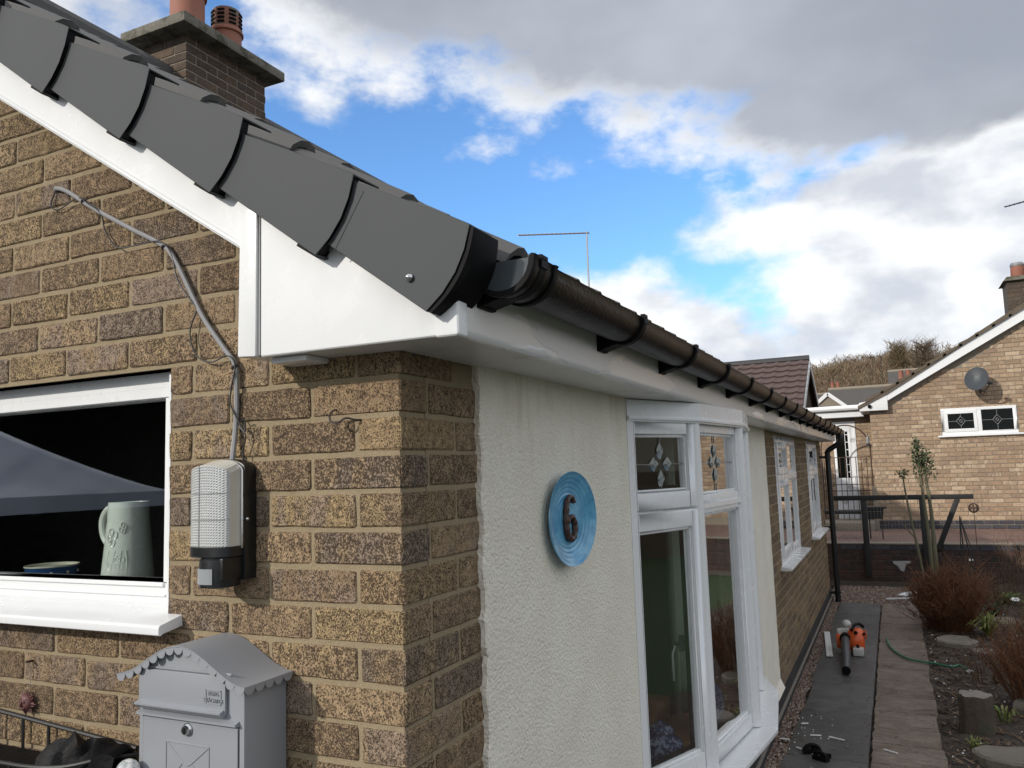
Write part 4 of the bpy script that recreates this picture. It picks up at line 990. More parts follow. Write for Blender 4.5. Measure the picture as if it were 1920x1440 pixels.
MB().ball((-.563, -.15, 1.250), .023, 1, 1, 1, 20, 12).build('globe', M['white_stone'], gb_, smooth=True); MB().tube([(-.563, -.15, 1.0), (-.563, -.15, 1.235)], .006, 8).build('stem', M['black_iron'], gb_)
# ---- blue plate with the numeral 6
PA = R(7); PLc = Vector((.034, .784, 1.684))
PL = empty('number_plate', PLc, 'round blue glazed plate with brown number 6 on cream render', 'house number')
nrm = Vector((math.cos(PA), -math.sin(PA), 0)); tng = Vector((math.sin(PA), math.cos(PA), 0))
Mp = Matrix((tng, Vector((0, 0, 1)), nrm)).transposed()
prof = [(1e-6, .002)]
for i in range(1, 40):
    r_ = .128*i/40; z_ = .002+.018*max(0, (r_-.075)/.053)**1.6+.0008*math.sin(r_*2*math.pi/.0125)*(1 if r_ > .03 else .3); prof.append((r_, z_))
prof += [(.130, .0215), (.131, .019), (.125, .014), (.09, -.004), (1e-6, -.004)]
pb = MB().lathe(prof, PLc, 64, Mp, 1.06, 1.0); pb.build('plate', M['plate'], PL, smooth=True, ang=60)
def pp3(u, v, d): q = PLc+tng*u+Vector((0, 0, v))+nrm*d; return q
six = [(.024, .040), (.018, .052), (.002, .056), (-.014, .048), (-.022, .028), (-.025, 0), (-.024, -.025), (-.015, -.046), (.002, -.053), (.018, -.046), (.026, -.026), (.022, -.008), (.010, .004), (-.004, .002), (-.014, -.010)]
MB().tube(bez([pp3(u*1.0, v*1.06, .009) for u, v in six], 5), [.006+.0035*math.sin(math.pi*min(1, i/70*1.0))+.001*math.sin(i*1.3) for i in range(71)], 8).build('numeral', M['numeral'], PL, smooth=True)
# ---- jug and bowl on the kitchen sill, seen through the gable window
JG = empty('jug', (-1.045, .235, 1.512), 'tall pale green embossed jug on sill inside the gable window', 'jug')
jb = MB().lathe([(.064, 0), (.068, .006), (.067, .06), (.060, .14), (.054, .21), (.052, .258), (.049, .258), (.047, .25)], (-1.045, .235, 1.514), 36); jb.build('body', M['jug'], JG, smooth=True)
MB().tube(bez([(-1.095, .235, 1.748), (-1.128, .235, 1.752), (-1.150, .235, 1.720), (-1.142, .235, 1.675), (-1.105, .235, 1.640)], 7), .0095, 10).build('handle', M['jug'], JG, smooth=True)
em = MB(); rg = random.Random(12)
def onjug(a, z): r_ = .0685-(z-.02)*.068; return (-1.045+r_*math.cos(a), .235+r_*math.sin(a), 1.514+z)
for (a0, z0_, s_) in ((-1.45, .165, 1.0), (-1.60, .085, .85), (-1.05, .10, .8), (-1.35, .035, .7), (-.95, .19, .6)):
    for pnum in range(5):
        q0 = 2*math.pi*pnum/5+rg.random(); em.tube([onjug(a0+s_*(.16*math.cos(q0)+.13*math.cos(w__)), z0_+s_*(.014*math.sin(q0)+.011*math.sin(w__))) for w__ in [2*math.pi*k/9 for k in range(10)]], .0014, 5)
for k in range(5):
    a0 = -1.8+k*.25; em.tube(bez([onjug(a0+.08*math.sin(z_*40+k), z_) for z_ in (.01, .05, .09, .13)], 4), .0014, 5)
em.build('embossing', M['jug'], JG, smooth=True)
BO = empty('mixing_bowl', (-1.36, .235, 1.512), 'blue enamel bowl with white spots on sill beside the jug', 'bowl')
MB().lathe([(.055, 0), (.064, .010), (.068, .065), (.070, .078), (.068, .078), (.065, .066), (.06, .02), (1e-6, .018)], (-1.36, .235, 1.514), 36).build('body', M['bowl_blue'], BO, smooth=True)
MB().lathe([(.0675, .0755), (.0715, .0785), (.071, .082), (.0655, .08), (.0635, .05)], (-1.36, .235, 1.514), 36).build('rim', M['cream'], BO, smooth=True)
dots = MB()
for k in range(10): a = 2*math.pi*k/10; dots.ball((-1.36+.0685*math.cos(a), .235+.0685*math.sin(a), 1.576), .004, 1, 1, 1, 8, 6)
dots.build('spots', M['cream'], BO, smooth=True)
# ---- inside the bow window
cu = MB(); vs = []; NC = 40
for i in range(NC+1):
    u = i/NC; y = 2.30+.42*u
    for zz in (.72, 1.3, 2.02): vs.append((-.06-.035*math.sin(u*34)-.08*u, y, zz))
cu.add(vs, [(i*3+j, i*3+j+1, (i+1)*3+j+1, (i+1)*3+j) for i in range(NC) for j in range(2)])
CU = tag(cu.build('curtain', M['curtain'], None, smooth=True), 'pale curtain hanging inside the bow window', 'curtain')
sm_ = CU.modifiers.new('solid', 'SOLIDIFY'); sm_.thickness = .004
CP_ = empty('china_plate', (-.03, 1.77, .668), 'blue and white china dish on the bow window board', 'dish')
MB().lathe([(.05, 0), (.07, .004), (.13, .022), (.132, .026), (.07, .009), (1e-6, .008)], (-.035, 1.745, .668), 32).build('dish', M['china'], CP_, smooth=True)
VZ = empty('ginger_jar', (-.015, 1.79, .68), 'squat dark blue patterned jar on the china dish in bow window', 'jar')
MB().lathe([(.05, 0), (.075, .02), (.088, .06), (.080, .10), (.045, .125), (.04, .135)], (-.015, 1.79, .677), 28).build('jar', M['blue_cloth'], VZ, smooth=True)
MB().lathe([(.047, .130), (.052, .137), (.035, .155), (.01, .16), (.012, .17), (1e-6, .176)], (-.015, 1.79, .677), 24).build('lid', M['blue_cloth'], VZ, smooth=True)
tag(MB().box(-.95, -.35, 2.05, 3.2, .03, .55).build('ottoman', M['wood'], None, bevel=.01), 'orange brown wooden chest inside the bow window room', 'chest')
tag(MB().ball((.06, 2.32, .76), .12, .5, 1.2, .9, 14, 10).build('cushion', M['blue_cloth'], None, smooth=True), 'dark blue patterned cushion behind the second bow pane', 'cushion')

# ================================================================== GROUND AND PATH
def sheet(name, x0, x1, y0, y1, z, mt, n=1, amp=0, seed=1, parent=None):
    mb = MB(); rg = random.Random(seed); nx = max(1, int(n*(x1-x0))); ny = max(1, int(n*(y1-y0)))
    vs = [(x0+(x1-x0)*i/nx, y0+(y1-y0)*j/ny, z+(rg.uniform(-amp, amp) if amp else 0)) for i in range(nx+1) for j in range(ny+1)]
    mb.add(vs, [(i*(ny+1)+j, (i+1)*(ny+1)+j, (i+1)*(ny+1)+j+1, i*(ny+1)+j+1) for i in range(nx) for j in range(ny)])
    return mb.build(name, M[mt], parent, smooth=True, recalc=False)
gr = MB(); gr.quad((-400, -60, -.06), (400, -60, -.06), (400, 400, -.06), (-400, 400, -.06)); tag(gr.build('ground', M['soil'], None), kind='structure')
tag(sheet('garden_soil', 1.0, 3.2, 1.5, 11.65, -.012, 'soil', 9, .016), kind='structure')
tag(sheet('lawn', 3.2, 12, -12, 11.6, -.02, 'lawn'), kind='structure'); tag(sheet('patio', -14, 3.2, -14, 1.5, -.03, 'slab'), kind='structure')
PT = MB().box(.02, 1.03, .3, 10.0, -.055, -.03).build('path', M['soil'], None); tag(PT, kind='structure')
ys_l = [1.95, 2.65, 3.35, 4.1, 5.10, 5.91, 6.71, 7.5, 8.32, 9.13, 9.93]
def slab(x0, x1, y0, y1, z, mt, jit, seed, th=.04, parent=PT, name='paving_slab'):
    rg = random.Random(seed); n = 5; o = []
    for i in range(n): o.append((x0+(x1-x0)*i/n, y0))
    for i in range(n): o.append((x1, y0+(y1-y0)*i/n))
    for i in range(n): o.append((x1-(x1-x0)*i/n, y1))
    for i in range(n): o.append((x0, y1-(y1-y0)*i/n))
    o = [(x+rg.uniform(-jit, jit), y+rg.uniform(-jit, jit)) for x, y in o]
    mb = MB(); k = len(o); cx, cy_ = (x0+x1)/2, (y0+y1)/2; s_ = .985
    tl, tw = rg.uniform(-.004, .004), rg.uniform(-.004, .004)
    zz = lambda x, y: z+tl*(x-cx)+tw*(y-cy_)
    vs = [(x, y, z-th) for x, y in o]+[(x, y, zz(x, y)-.006) for x, y in o]+[(cx+(x-cx)*s_, cy_+(y-cy_)*s_, zz(x, y)) for x, y in o]
    mb.add(vs, [(i, (i+1) % k, k+(i+1) % k, k+i) for i in range(k)]+[(k+i, k+(i+1) % k, 2*k+(i+1) % k, 2*k+i) for i in range(k)]+[tuple(range(2*k, 3*k))])
    return mb.build(name, M[mt], parent, loc=(cx, cy_, z))
for i in range(len(ys_l)-1): slab(.125+.012*math.sin(i*2.1), .600, ys_l[i]+.004, ys_l[i+1]-.004, .004, 'slab', .002, 100+i)
ys_r = [2.2, 2.62, 3.0, 3.4, 3.75, 4.10, 4.486, 4.828, 5.214, 5.623, 6.117, 6.512, 6.938, 7.35, 7.75, 8.2, 8.6, 9.0, 9.45, 9.9]
for i in range(len(ys_r)-1): slab(.612, 1.018+.008*math.sin(i*1.7), ys_r[i]+.006, ys_r[i+1]-.006, .008, 'stone_slab', .006, 200+i)
# gravel: one scattered mass of small stones
gvl = MB(); rg = random.Random(21)
def stone(mb, x, y, z, s, r):
    a = rg.random()*6.28; vs = []
    for k in range(6):
        q = a+k*math.pi/3; vs.append((x+s*math.cos(q)*rg.uniform(.7, 1.1), y+s*math.sin(q)*rg.uniform(.7, 1.1), z))
    vs2 = [(x+(p[0]-x)*.55, y+(p[1]-y)*.55, z+s*rg.uniform(.45, .8)) for p in vs]
    mb.add(vs+vs2, [(k, (k+1) % 6, 6+(k+1) % 6, 6+k) for k in range(6)]+[tuple(range(6, 12))], r)
for _ in range(6500):
    y = rg.uniform(2.4, 10.0)
    w_ = .135+.03*math.sin(y*3.1)+.02*math.sin(y*7.7)
    x = .02+w_*rg.random()**1.15
    stone(gvl, x, y, -.012+.018*(1-x/.18), rg.uniform(.006, .014), rg.random())
for _ in range(7000):
    x, y = rg.uniform(.0, 1.6), rg.uniform(9.95, 11.62); stone(gvl, x, y, -.03, rg.uniform(.010, .02), rg.random())
tag(gvl.build('gravel', M['gravel'], None, attr=True, recalc=False), 'brown gravel along the wall base and by the retaining wall', 'gravel', kind='stuff')
tag(sheet('gravel_bed', -.05, 1.9, 9.94, 11.64, -.035, 'pebble', 4, .006), kind='structure')
crumb = MB()
for _ in range(2600):
    x = 1.03+1.7*rg.random()**1.3; y = rg.uniform(3.4, 11.4); stone(crumb, x, y, -.012, rg.uniform(.006, .022), rg.random())
tag(crumb.build('soil_crumbs', M['soil'], None, recalc=False), 'dark soil crumbs scattered over the garden bed', 'soil', kind='stuff')
wch = MB()
for _ in range(200):
    x = 1.05+1.5*rg.random()**1.6; y = rg.uniform(3.6, 11); stone(wch, x, y, .0, rg.uniform(.004, .010), rg.random())
for _ in range(40):
    x, y = .06+.3*rg.random()**1.5, rg.uniform(3.7, 5.0); stone(wch, x, y, .006, rg.uniform(.002, .006), rg.random())
tag(wch.build('white_chippings', M['white_scrap'], None, recalc=False), 'tiny white chips scattered over soil and slabs', 'debris', kind='stuff')
# bark and leaf litter
lt = MB()
for _ in range(2600):
    x = 1.03+1.6*rg.random(); y = rg.uniform(3.6, 11.4); a = rg.random()*3.14; l = rg.uniform(.012, .05)
    d = Vector((math.cos(a), math.sin(a), rg.uniform(-.15, .3)))*l; p = Vector((-d.y, d.x, 0)).normalized()*rg.uniform(.003, .009); c = Vector((x, y, .006))
    lt.add([c-d-p, c+d-p*.4, c+d+p*.4, c-d+p], [(0, 1, 2, 3)], rg.random())
tag(lt.build('leaf_litter', M['twig_brown'], None, attr=True, recalc=False), 'brown twigs and leaf litter over the garden bed', 'litter', kind='stuff')

grt = MB()
for _ in range(520):
    x = rg.choice((rg.uniform(.13, 1.0), .606+rg.gauss(0, .03), .14+abs(rg.gauss(0, .05)), 1.0-abs(rg.gauss(0, .05)))); y = rg.uniform(3.2, 9.9); stone(grt, x, y, .007, rg.uniform(.002, .006), rg.random())
for _ in range(90):
    x = rg.uniform(.2, 1.02); y = rg.uniform(3.4, 9.8); a = rg.random()*6.28; l = rg.uniform(.008, .02); d = Vector((math.cos(a), math.sin(a), 0))*l; p = Vector((-d.y, d.x, 0))*.45; c = Vector((x, y, .012))
    grt.add([c-d, c+p, c+d+Vector((0, 0, .004)), c-p], [(0, 1, 2, 3)], rg.random())
tag(grt.build('path_grit', M['twig_brown'], None, attr=True, recalc=False), 'brown grit and leaf scraps scattered over the slabs', 'grit', kind='stuff')
# ================================================================== THINGS ON THE PATH
def offcut(name, a, b, w_, h_, label, mt='white_scrap', grp=None):
    a, b = Vector(a), Vector(b); d = (b-a); c = (a+b)/2; s = d.cross(Vector((0, 0, 1))).normalized()
    up_ = s.cross(d).normalized(); mb = MB()
    mb.obox(c, d, s, up_, d.length/2, w_/2, h_/2)
    for q in (-.28, .28): mb.obox(c+s*w_*q+up_*h_*.6, d, s, up_, d.length/2*.999, w_*.08, h_*.35)
    return tag(mb.build(name, M[mt], None), label, 'offcut', grp)
offcut('trim_offcut', (.105, 7.90, .018), (.205, 6.80, .018), .055, .008, 'long white trim offcut on the gravel beside the leaf blower')
offcut('trim_offcut', (.66, 10.28, .012), (1.02, 10.42, .015), .022, .012, 'thin white strip lying on gravel before the retaining wall')
offcut('trim_offcut', (.84, 10.55, .02), (.98, 10.78, .035), .12, .012, 'short wide white offcut on gravel behind the thin strip')
for (x, y, a, l, lab) in ((.27, 4.49, .3, .07, 'white splinter nearest the black clips on the dark slab'), (.40, 4.47, -.35, .10, 'longest white splinter right of the black clips'), (.09, 4.35, .1, .06, 'white splinter on gravel left of the black clips'), (.18, 4.72, .6, .05, 'white splinter on gravel by the bow window end'), (.20, 4.20, -.5, .05, 'small white splinter left beside the black clips'), (.72, 4.33, -.5, .09, 'white streaky scrap on the riven stone slab')):
    d = Vector((math.cos(a), math.sin(a), 0))*l/2; offcut('splinter', (x-d.x, y-d.y, .015), (x+d.x, y+d.y, .013), .010, .004, lab, grp='white splinters on the path')
for i, (x, y, s_, a, lab) in enumerate(((.275, 4.17, 1.0, .4, 'upper of two black gutter clips lying on the dark slab'), (.335, 4.06, .85, -.5, 'lower of two black gutter clips lying on the dark slab'))):
    mb = MB(); P_ = [(math.cos(q)*.045*s_, math.sin(q)*.03*s_+.012) for q in [math.pi*k/8 for k in range(9)]]
    mb.tube([(x+p[0]*math.cos(a), y+p[0]*math.sin(a), .012+max(0, p[1])) for p in P_], .012*s_, 8); mb.obox((x, y, .018), (math.cos(a), math.sin(a), 0), (-math.sin(a), math.cos(a), 0), (0, 0, 1), .055*s_, .022, .012)
    mb.obox((x+.03*math.cos(a+.8), y+.03*math.sin(a+.8), .03), (math.cos(a+.8), math.sin(a+.8), 0), (-math.sin(a+.8), math.cos(a+.8), 0), (0, 0, 1), .03, .008, .012)
    tag(mb.build('gutter_clip', M['black_pvc'], None), lab, 'clip', 'black clips on the slab')
# leaf blower
BL = empty('leaf_blower', (.37, 6.75, 0), 'orange leaf blower with dark grey tube lying on the slab path', 'leaf blower')
MB().tube(bez([(.335, 7.02, .150), (.350, 6.72, .115), (.368, 6.42, .08), (.380, 6.14, .048)], 5), [.042]*5+[.040]*5+[.036]*5+[.040], 16, cap=False).build('blow_tube', M['grey_plastic'], BL, smooth=True)
MB().tube([(.380, 6.145, .048), (.3805, 6.12, .046)], .037, 16).build('nozzle_mouth', M['black_pvc'], BL)
MB().lathe([(.05, -.06), (.055, -.05), (.055, .04), (.047, .05)], (.334, 7.05, .155), 18, Matrix.Rotation(R(90), 3, 'X')).build('tube_collar', M['black_pvc'], BL, smooth=True)
hb = MB().lathe([(1e-6, -.085), (.08, -.08), (.118, -.05), (.122, .0), (.118, .05), (.09, .08), (1e-6, .085)], (.43, 7.12, .132), 26, Matrix.Rotation(R(90), 3, 'Y'), 1.0, 1.0); hb.build('fan_housing', M['orange'], BL, smooth=True, ang=50)
MB().lathe([(1e-6, -.03), (.08, -.025), (.09, 0), (.08, .03), (1e-6, .035)], (.275, 7.10, .125), 24, Matrix.Rotation(R(90), 3, 'Y')).build('intake_cover', M['orange'], BL, smooth=True)
rb = MB()
for k in range(7):
    a = -.9+k*.3; rb.tube([(.53, 7.12+.03*math.sin(a), .132+.03*math.cos(a)), (.525, 7.12+.1*math.sin(a), .132+.1*math.cos(a))], .006, 6)
rb.build('housing_rib', M['orange'], BL)
MB().ball((.345, 7.20, .270), .048, 1, 1.2, .9, 16, 10).build('air_filter', M['pale_plastic'], BL, smooth=True)
eg = MB(); eg.box(.29, .40, 7.08, 7.26, .17, .24); eg.box(.255, .30, 7.05, 7.16, .16, .235); eg.box(.385, .41, 7.1, 7.18, .22, .26); eg.build('engine_cover', M['pale_plastic'], BL, bevel=.012)
MB().box(.405, .505, 6.90, 7.02, .012, .085).build('fuel_tank', M['pale_plastic'], BL, bevel=.012)
MB().tube(bez([(.40, 7.0, .245), (.43, 7.08, .285), (.47, 7.18, .28), (.50, 7.25, .24)], 5), .016, 8).build('handle', M['black_pvc'], BL, smooth=True)
MB().ball((.44, 6.99, .225), .02).build('knob', M['black_pvc'], BL, smooth=True); MB().ball((.515, 7.05, .205), .016).build('knob', M['black_pvc'], BL, smooth=True)
MB().tube([(.455, 6.95, .08), (.45, 6.97, .11)], .014, 8).build('fuel_cap', M['black_pvc'], BL)
BL.scale = (.92, .92, .92)
hs = bez([(.68, 7.72, .022), (.70, 7.42, .024), (.76, 7.12, .022), (.86, 6.88, .022), (.98, 6.78, .024), (1.08, 6.72, .028), (1.19, 6.62, .035), (1.25, 6.66, .04), (1.30, 6.50, .05)], 8)
tag(MB().tube(hs, .0085, 8).build('garden_line', M['hose'], None, smooth=True), 'thin green line trailing from the stone path onto soil', 'garden line')
tag(MB().ball((1.315, 6.46, .04), .024, 1.2, 1, .7).build('line_connector', M['white_scrap'], None, smooth=True), 'white connector at the end of the green line', 'connector')
# log stump and flat stones
LG = empty('log_stump', (1.245, 5.0, 0), 'weathered upright log stump standing in the soil bed', 'stump')
mb = MB(); N = 40; rg = random.Random(2); rr = [1+.03*math.sin(k*1.3)+.04*math.sin(k*2.9+1)+rg.uniform(-.045, .045) for k in range(N)]
vs = []
for (z_, s_) in ((-.02, 1.08), (.05, 1.02), (.10, .98), (.17, .99), (.222, 1.0), (.23, .97)):
    vs += [(1.245+.102*rr[k]*s_*math.cos(2*math.pi*k/N), 5.0+.102*rr[k]*s_*math.sin(2*math.pi*k/N), z_+(.004*math.sin(k*.9) if z_ > .2 else 0)) for k in range(N)]
mb.add(vs, [(i*N+j, i*N+(j+1) % N, (i+1)*N+(j+1) % N, (i+1)*N+j) for i in range(5) for j in range(N)]); mb.build('trunk', M['log'], LG, smooth=True, ang=60)
MB().add([(1.245+.100*rr[k]*.97*math.cos(2*math.pi*k/N), 5.0+.100*rr[k]*.97*math.sin(2*math.pi*k/N), .2305+.004*math.sin(k*.9)) for k in range(N)]+[(1.245, 5.0, .236)], [(k, (k+1) % N, N) for k in range(N)]).build('cut_face', M['log_top'], LG)
def flat_stone(cx, cy_, rx, ry, z, th, seed, lab):
    rg = random.Random(seed); N = 14; o = [(rx*(1+rg.uniform(-.14, .14))*math.cos(2*math.pi*k/N), ry*(1+rg.uniform(-.14, .14))*math.sin(2*math.pi*k/N)) for k in range(N)]
    vs = [(cx+x*1.02, cy_+y*1.02, z-th) for x, y in o]+[(cx+x, cy_+y, z-.012) for x, y in o]+[(cx+x*.93, cy_+y*.93, z+rg.uniform(-.003, .003)) for x, y in o]
    return tag(MB().add(vs, [(i*N+j, i*N+(j+1) % N, (i+1)*N+(j+1) % N, (i+1)*N+j) for i in range(2) for j in range(N)]+[tuple(range(2*N, 3*N))]).build('flat_stone', M['stone_step'], None), lab, 'stone', 'flat stones in the soil bed')
flat_stone(1.40, 4.42, .235, .17, .045, .08, 1, 'largest flat stone, below the log stump')
flat_stone(1.30, 7.78, .17, .22, .04, .07, 2, 'flat stone at the foot of the red-brown twiggy bush')
flat_stone(1.50, 7.35, .10, .12, .035, .06, 3, 'small flat stone right of the green line')
flat_stone(1.62, 5.55, .12, .16, .05, .08, 4, 'flat stone behind the log stump among stalks')
flat_stone(1.85, 8.9, .16, .2, .05, .08, 5, 'flat stone beside the bright green leaves')

# ================================================================== PLANTS
def stems(mb, cx, cy_, n, h, spread, rbase, rg, r0=.004, branch=3, lean=.5, fan=1.0):
    for _ in range(n):
        a = rg.random()*6.28; b0 = rg.random()**.6*rbase; p = Vector((cx+b0*math.cos(a), cy_+b0*math.sin(a), 0)); a2 = a+rg.uniform(-.7, .7)
        hh = h*rg.uniform(.55, 1.08); sp = spread*rg.random()**.7
        top = p+Vector((math.cos(a2)*sp, math.sin(a2)*sp, hh*(1-.25*(sp/max(spread, .01))**2)))
        mid = p.lerp(top, .5)+Vector((rg.uniform(-1, 1)*.03, rg.uniform(-1, 1)*.03, .03)); r_ = r0*rg.uniform(.6, 1.2); cr = rg.random(); b = len(mb.f)
        mb.tube([p, mid, top], [r_, r_*.8, r_*.35], 3, cap=False)
        for _b in range(branch):
            f = rg.uniform(.35, .95); q = p.lerp(top, f); d = Vector((rg.uniform(-1, 1), rg.uniform(-1, 1), rg.uniform(.2, 1.3))).normalized()*h*rg.uniform(.08, .22)*fan
            mb.tube([q, q+d*.5+Vector((0, 0, .01)), q+d], [r_*.6, r_*.5, r_*.25], 3, cap=False)
        for i in range(b, len(mb.r)): mb.r[i] = cr
def fixr(mb):
    while len(mb.r) < len(mb.f): mb.r.append(0)
rg = random.Random(31)
BU = empty('twiggy_bush', (1.30, 8.45, 0), 'dense red-brown leafless bush beside the stone path', 'bush')
mb = MB(); stems(mb, 1.27, 8.45, 430, .62, .34, .12, rg, .0042, 7, fan=1.15); stems(mb, 1.38, 8.40, 150, .74, .30, .10, rg, .0038, 6, fan=1.3); stems(mb, 1.16, 8.5, 90, .46, .36, .12, rg, .0038, 6, fan=1.4); stems(mb, 1.30, 8.45, 26, .86, .42, .1, rg, .0036, 3); mb.build('branches', M['twig_red'], BU, attr=True, recalc=False)
BU = empty('twiggy_bush', (1.72, 5.75, 0), 'tall red-brown leafless stalks at the right edge behind the stump', 'bush')
mb = MB(); stems(mb, 1.68, 5.75, 210, .62, .30, .15, rg, .004, 5); mb.build('branches', M['twig_red'], BU, attr=True, recalc=False)
BU = empty('twiggy_bush', (1.98, 7.1, 0), 'brown dried stalk clump further back at the right edge', 'bush')
mb = MB(); stems(mb, 2.0, 7.1, 150, .55, .30, .2, rg, .004, 4); mb.build('branches', M['twig_brown'], BU, attr=True, recalc=False)
for (x, y, n_, h, sp, lab) in ((1.85, 9.6, 60, .5, .25, 'thin brown stalks behind the yellow-green tuft'), (2.25, 10.6, 40, .95, .25, 'tall sparse brown stems before the retaining wall'), (1.55, 10.9, 40, .5, .2, 'short brown stems beside the wire obelisk'), (2.3, 8.6, 60, .6, .3, 'tangled brown stalks at the far right edge'), (1.42, 6.35, 30, .25, .2, 'low brown twigs near the white connector')):
    BU = empty('dried_plant', (x, y, 0), lab, 'plant', 'dried plants in the bed'); mb = MB(); stems(mb, x, y, n_, h, sp, .12, rg, .0035, 4); mb.build('stalks', M['twig_brown'], BU, attr=True, recalc=False)
def blades(mb, cx, cy_, n, h, sp, w_, rg):
    for _ in range(n):
        a = rg.random()*6.28; d = Vector((math.cos(a), math.sin(a), 0)); s = Vector((-d.y, d.x, 0))*w_*rg.uniform(.6, 1.2); hh = h*rg.uniform(.5, 1.1); l = sp*rg.uniform(.4, 1.1); p = Vector((cx, cy_, 0))+d*rg.random()*.04
        m1, m2, tp = p+d*l*.35+Vector((0, 0, hh*.8)), p+d*l*.75+Vector((0, 0, hh)), p+d*l*1.1+Vector((0, 0, hh*.75)); c = rg.random()
        mb.add([p-s*.6, p+s*.6, m1-s, m1+s, m2-s*.7, m2+s*.7, tp], [(0, 1, 3, 2), (2, 3, 5, 4), (4, 5, 6)], c)
for (x, y, n_, h, sp, w_, mt, lab) in ((1.62, 8.25, 60, .20, .22, .011, 'leaf_yellow', 'yellow-green strappy leaf tuft right of the bush'), (2.12, 9.0, 46, .22, .16, .014, 'grass', 'bright green leaf tuft at the right edge'), (1.47, 4.12, 130, .10, .06, .004, 'grass', 'fresh green grass tuft on the largest flat stone'), (1.19, 4.62, 40, .05, .06, .004, 'leaf_yellow', 'small yellowish tuft at foot of the stump'), (1.43, 5.25, 22, .09, .08, .008, 'leaf_yellow', 'small pale leaves behind the log stump'), (1.75, 9.35, 50, .14, .2, .01, 'leaf_green', 'low dark green leaves below the thin brown stalks'), (2.0, 10.3, 60, .12, .25, .01, 'grass', 'low green leaves near the retaining wall')):
    BU = empty('leaf_tuft', (x, y, 0), lab, 'plant', 'low green tufts in the bed'); mb = MB(); blades(mb, x, y, n_, h, sp, w_, rg); mb.build('leaves', M[mt], BU, attr=True, recalc=False)
for i, (x, y, z, s_, lab) in enumerate(((2.06, 10.0, .10, .05, 'white petalled flower low in the bed at right'), (1.72, 11.2, .42, .03, 'pale flower head before the retaining wall'), (1.93, 7.2, .16, .03, 'white blossom among brown stalks at right edge'))):
    BU = empty('white_flower', (x, y, 0), lab, 'flower', 'white flowers in the bed'); mb = MB()
    for k in range(6): a = k*1.05; mb.ball((x+s_*.6*math.cos(a), y+s_*.6*math.sin(a), z+.01*math.sin(k)), s_*.5, 1, 1, .4, 8, 5)
    mb.build('petals', M['snow'], BU, smooth=True); MB().tube([(x, y, 0), (x, y, z)], .003, 5).build('stalk', M['leaf_green'], BU)
# young tree with three mossy stems and a tuft of leaves
ST = empty('young_tree', (1.20, 9.7, 0), 'slender multi-stemmed young tree with a small leafy top behind the bush', 'tree')
st_p = [([(1.19, 9.7, 0), (1.20, 9.7, .6), (1.185, 9.7, 1.1), (1.165, 9.7, 1.50), (1.15, 9.7, 1.75)], .026, .011), ([(1.24, 9.72, 0), (1.245, 9.72, .6), (1.245, 9.72, 1.1), (1.225, 9.72, 1.5), (1.205, 9.7, 1.80)], .032, .012), ([(1.12, 9.68, 0), (1.09, 9.68, .5), (1.02, 9.68, 1.05), (.985, 9.68, 1.35), (.965, 9.68, 1.60)], .018, .008)]
for pts, ra, rb_ in st_p:
    q = bez(pts, 6); MB().tube(q, [ra+(rb_-ra)*i/(len(q)-1)+.001*math.sin(i*1.7) for i in range(len(q))], 9).build('trunk', M['bark_green'], ST, smooth=True)
br = MB()
for _ in range(26):
    a = rg.random()*6.28; z_ = rg.uniform(1.45, 1.9); p = Vector((1.18, 9.7, z_-.1)); br.tube([p, p+Vector((math.cos(a)*.05, math.sin(a)*.05, .08)), p+Vector((math.cos(a)*.09, math.sin(a)*.09, .17))], .0035, 4)
for _ in range(7):
    a = rg.random()*6.28; p = Vector((.967, 9.68, 1.55)); br.tube([p, p+Vector((math.cos(a)*.08, math.sin(a)*.08, .12))], .0035, 4)
MB().tube([(1.055, 9.68, .83), (.93, 9.65, 1.0)], .008, 5).build('branch', M['bark_green'], ST); br.build('branches', M['bark_green'], ST)
lf = MB()
def leaves(mb, c, rx, rz, n_, s_):
    for _ in range(n_):
        d = Vector((rg.gauss(0, .5), rg.gauss(0, .5), rg.gauss(0, .5)))
        if d.length > 1.2: d *= 1.2/d.length
        p = Vector(c)+Vector((d.x*rx, d.y*rx, d.z*rz)); a = Vector((rg.gauss(0, 1), rg.gauss(0, 1), rg.gauss(.4, 1))).normalized()*s_*rg.uniform(.6, 1.2); b = a.orthogonal().normalized()*s_*.4
        mb.add([p, p+a*.5+b, p+a, p+a*.5-b], [(0, 1, 2, 3)], rg.random())
leaves(lf, (1.15, 9.7, 1.80), .075, .19, 300, .034); leaves(lf, (1.225, 9.7, 1.76), .075, .17, 260, .034); leaves(lf, (.965, 9.68, 1.63), .07, .06, 46, .034); leaves(lf, (1.31, 9.7, 1.62), .05, .06, 26, .03); leaves(lf, (1.14, 9.7, 2.0), .035, .08, 60, .03)
lf.build('crown', M['leaf_green'], ST, attr=True, recalc=False)
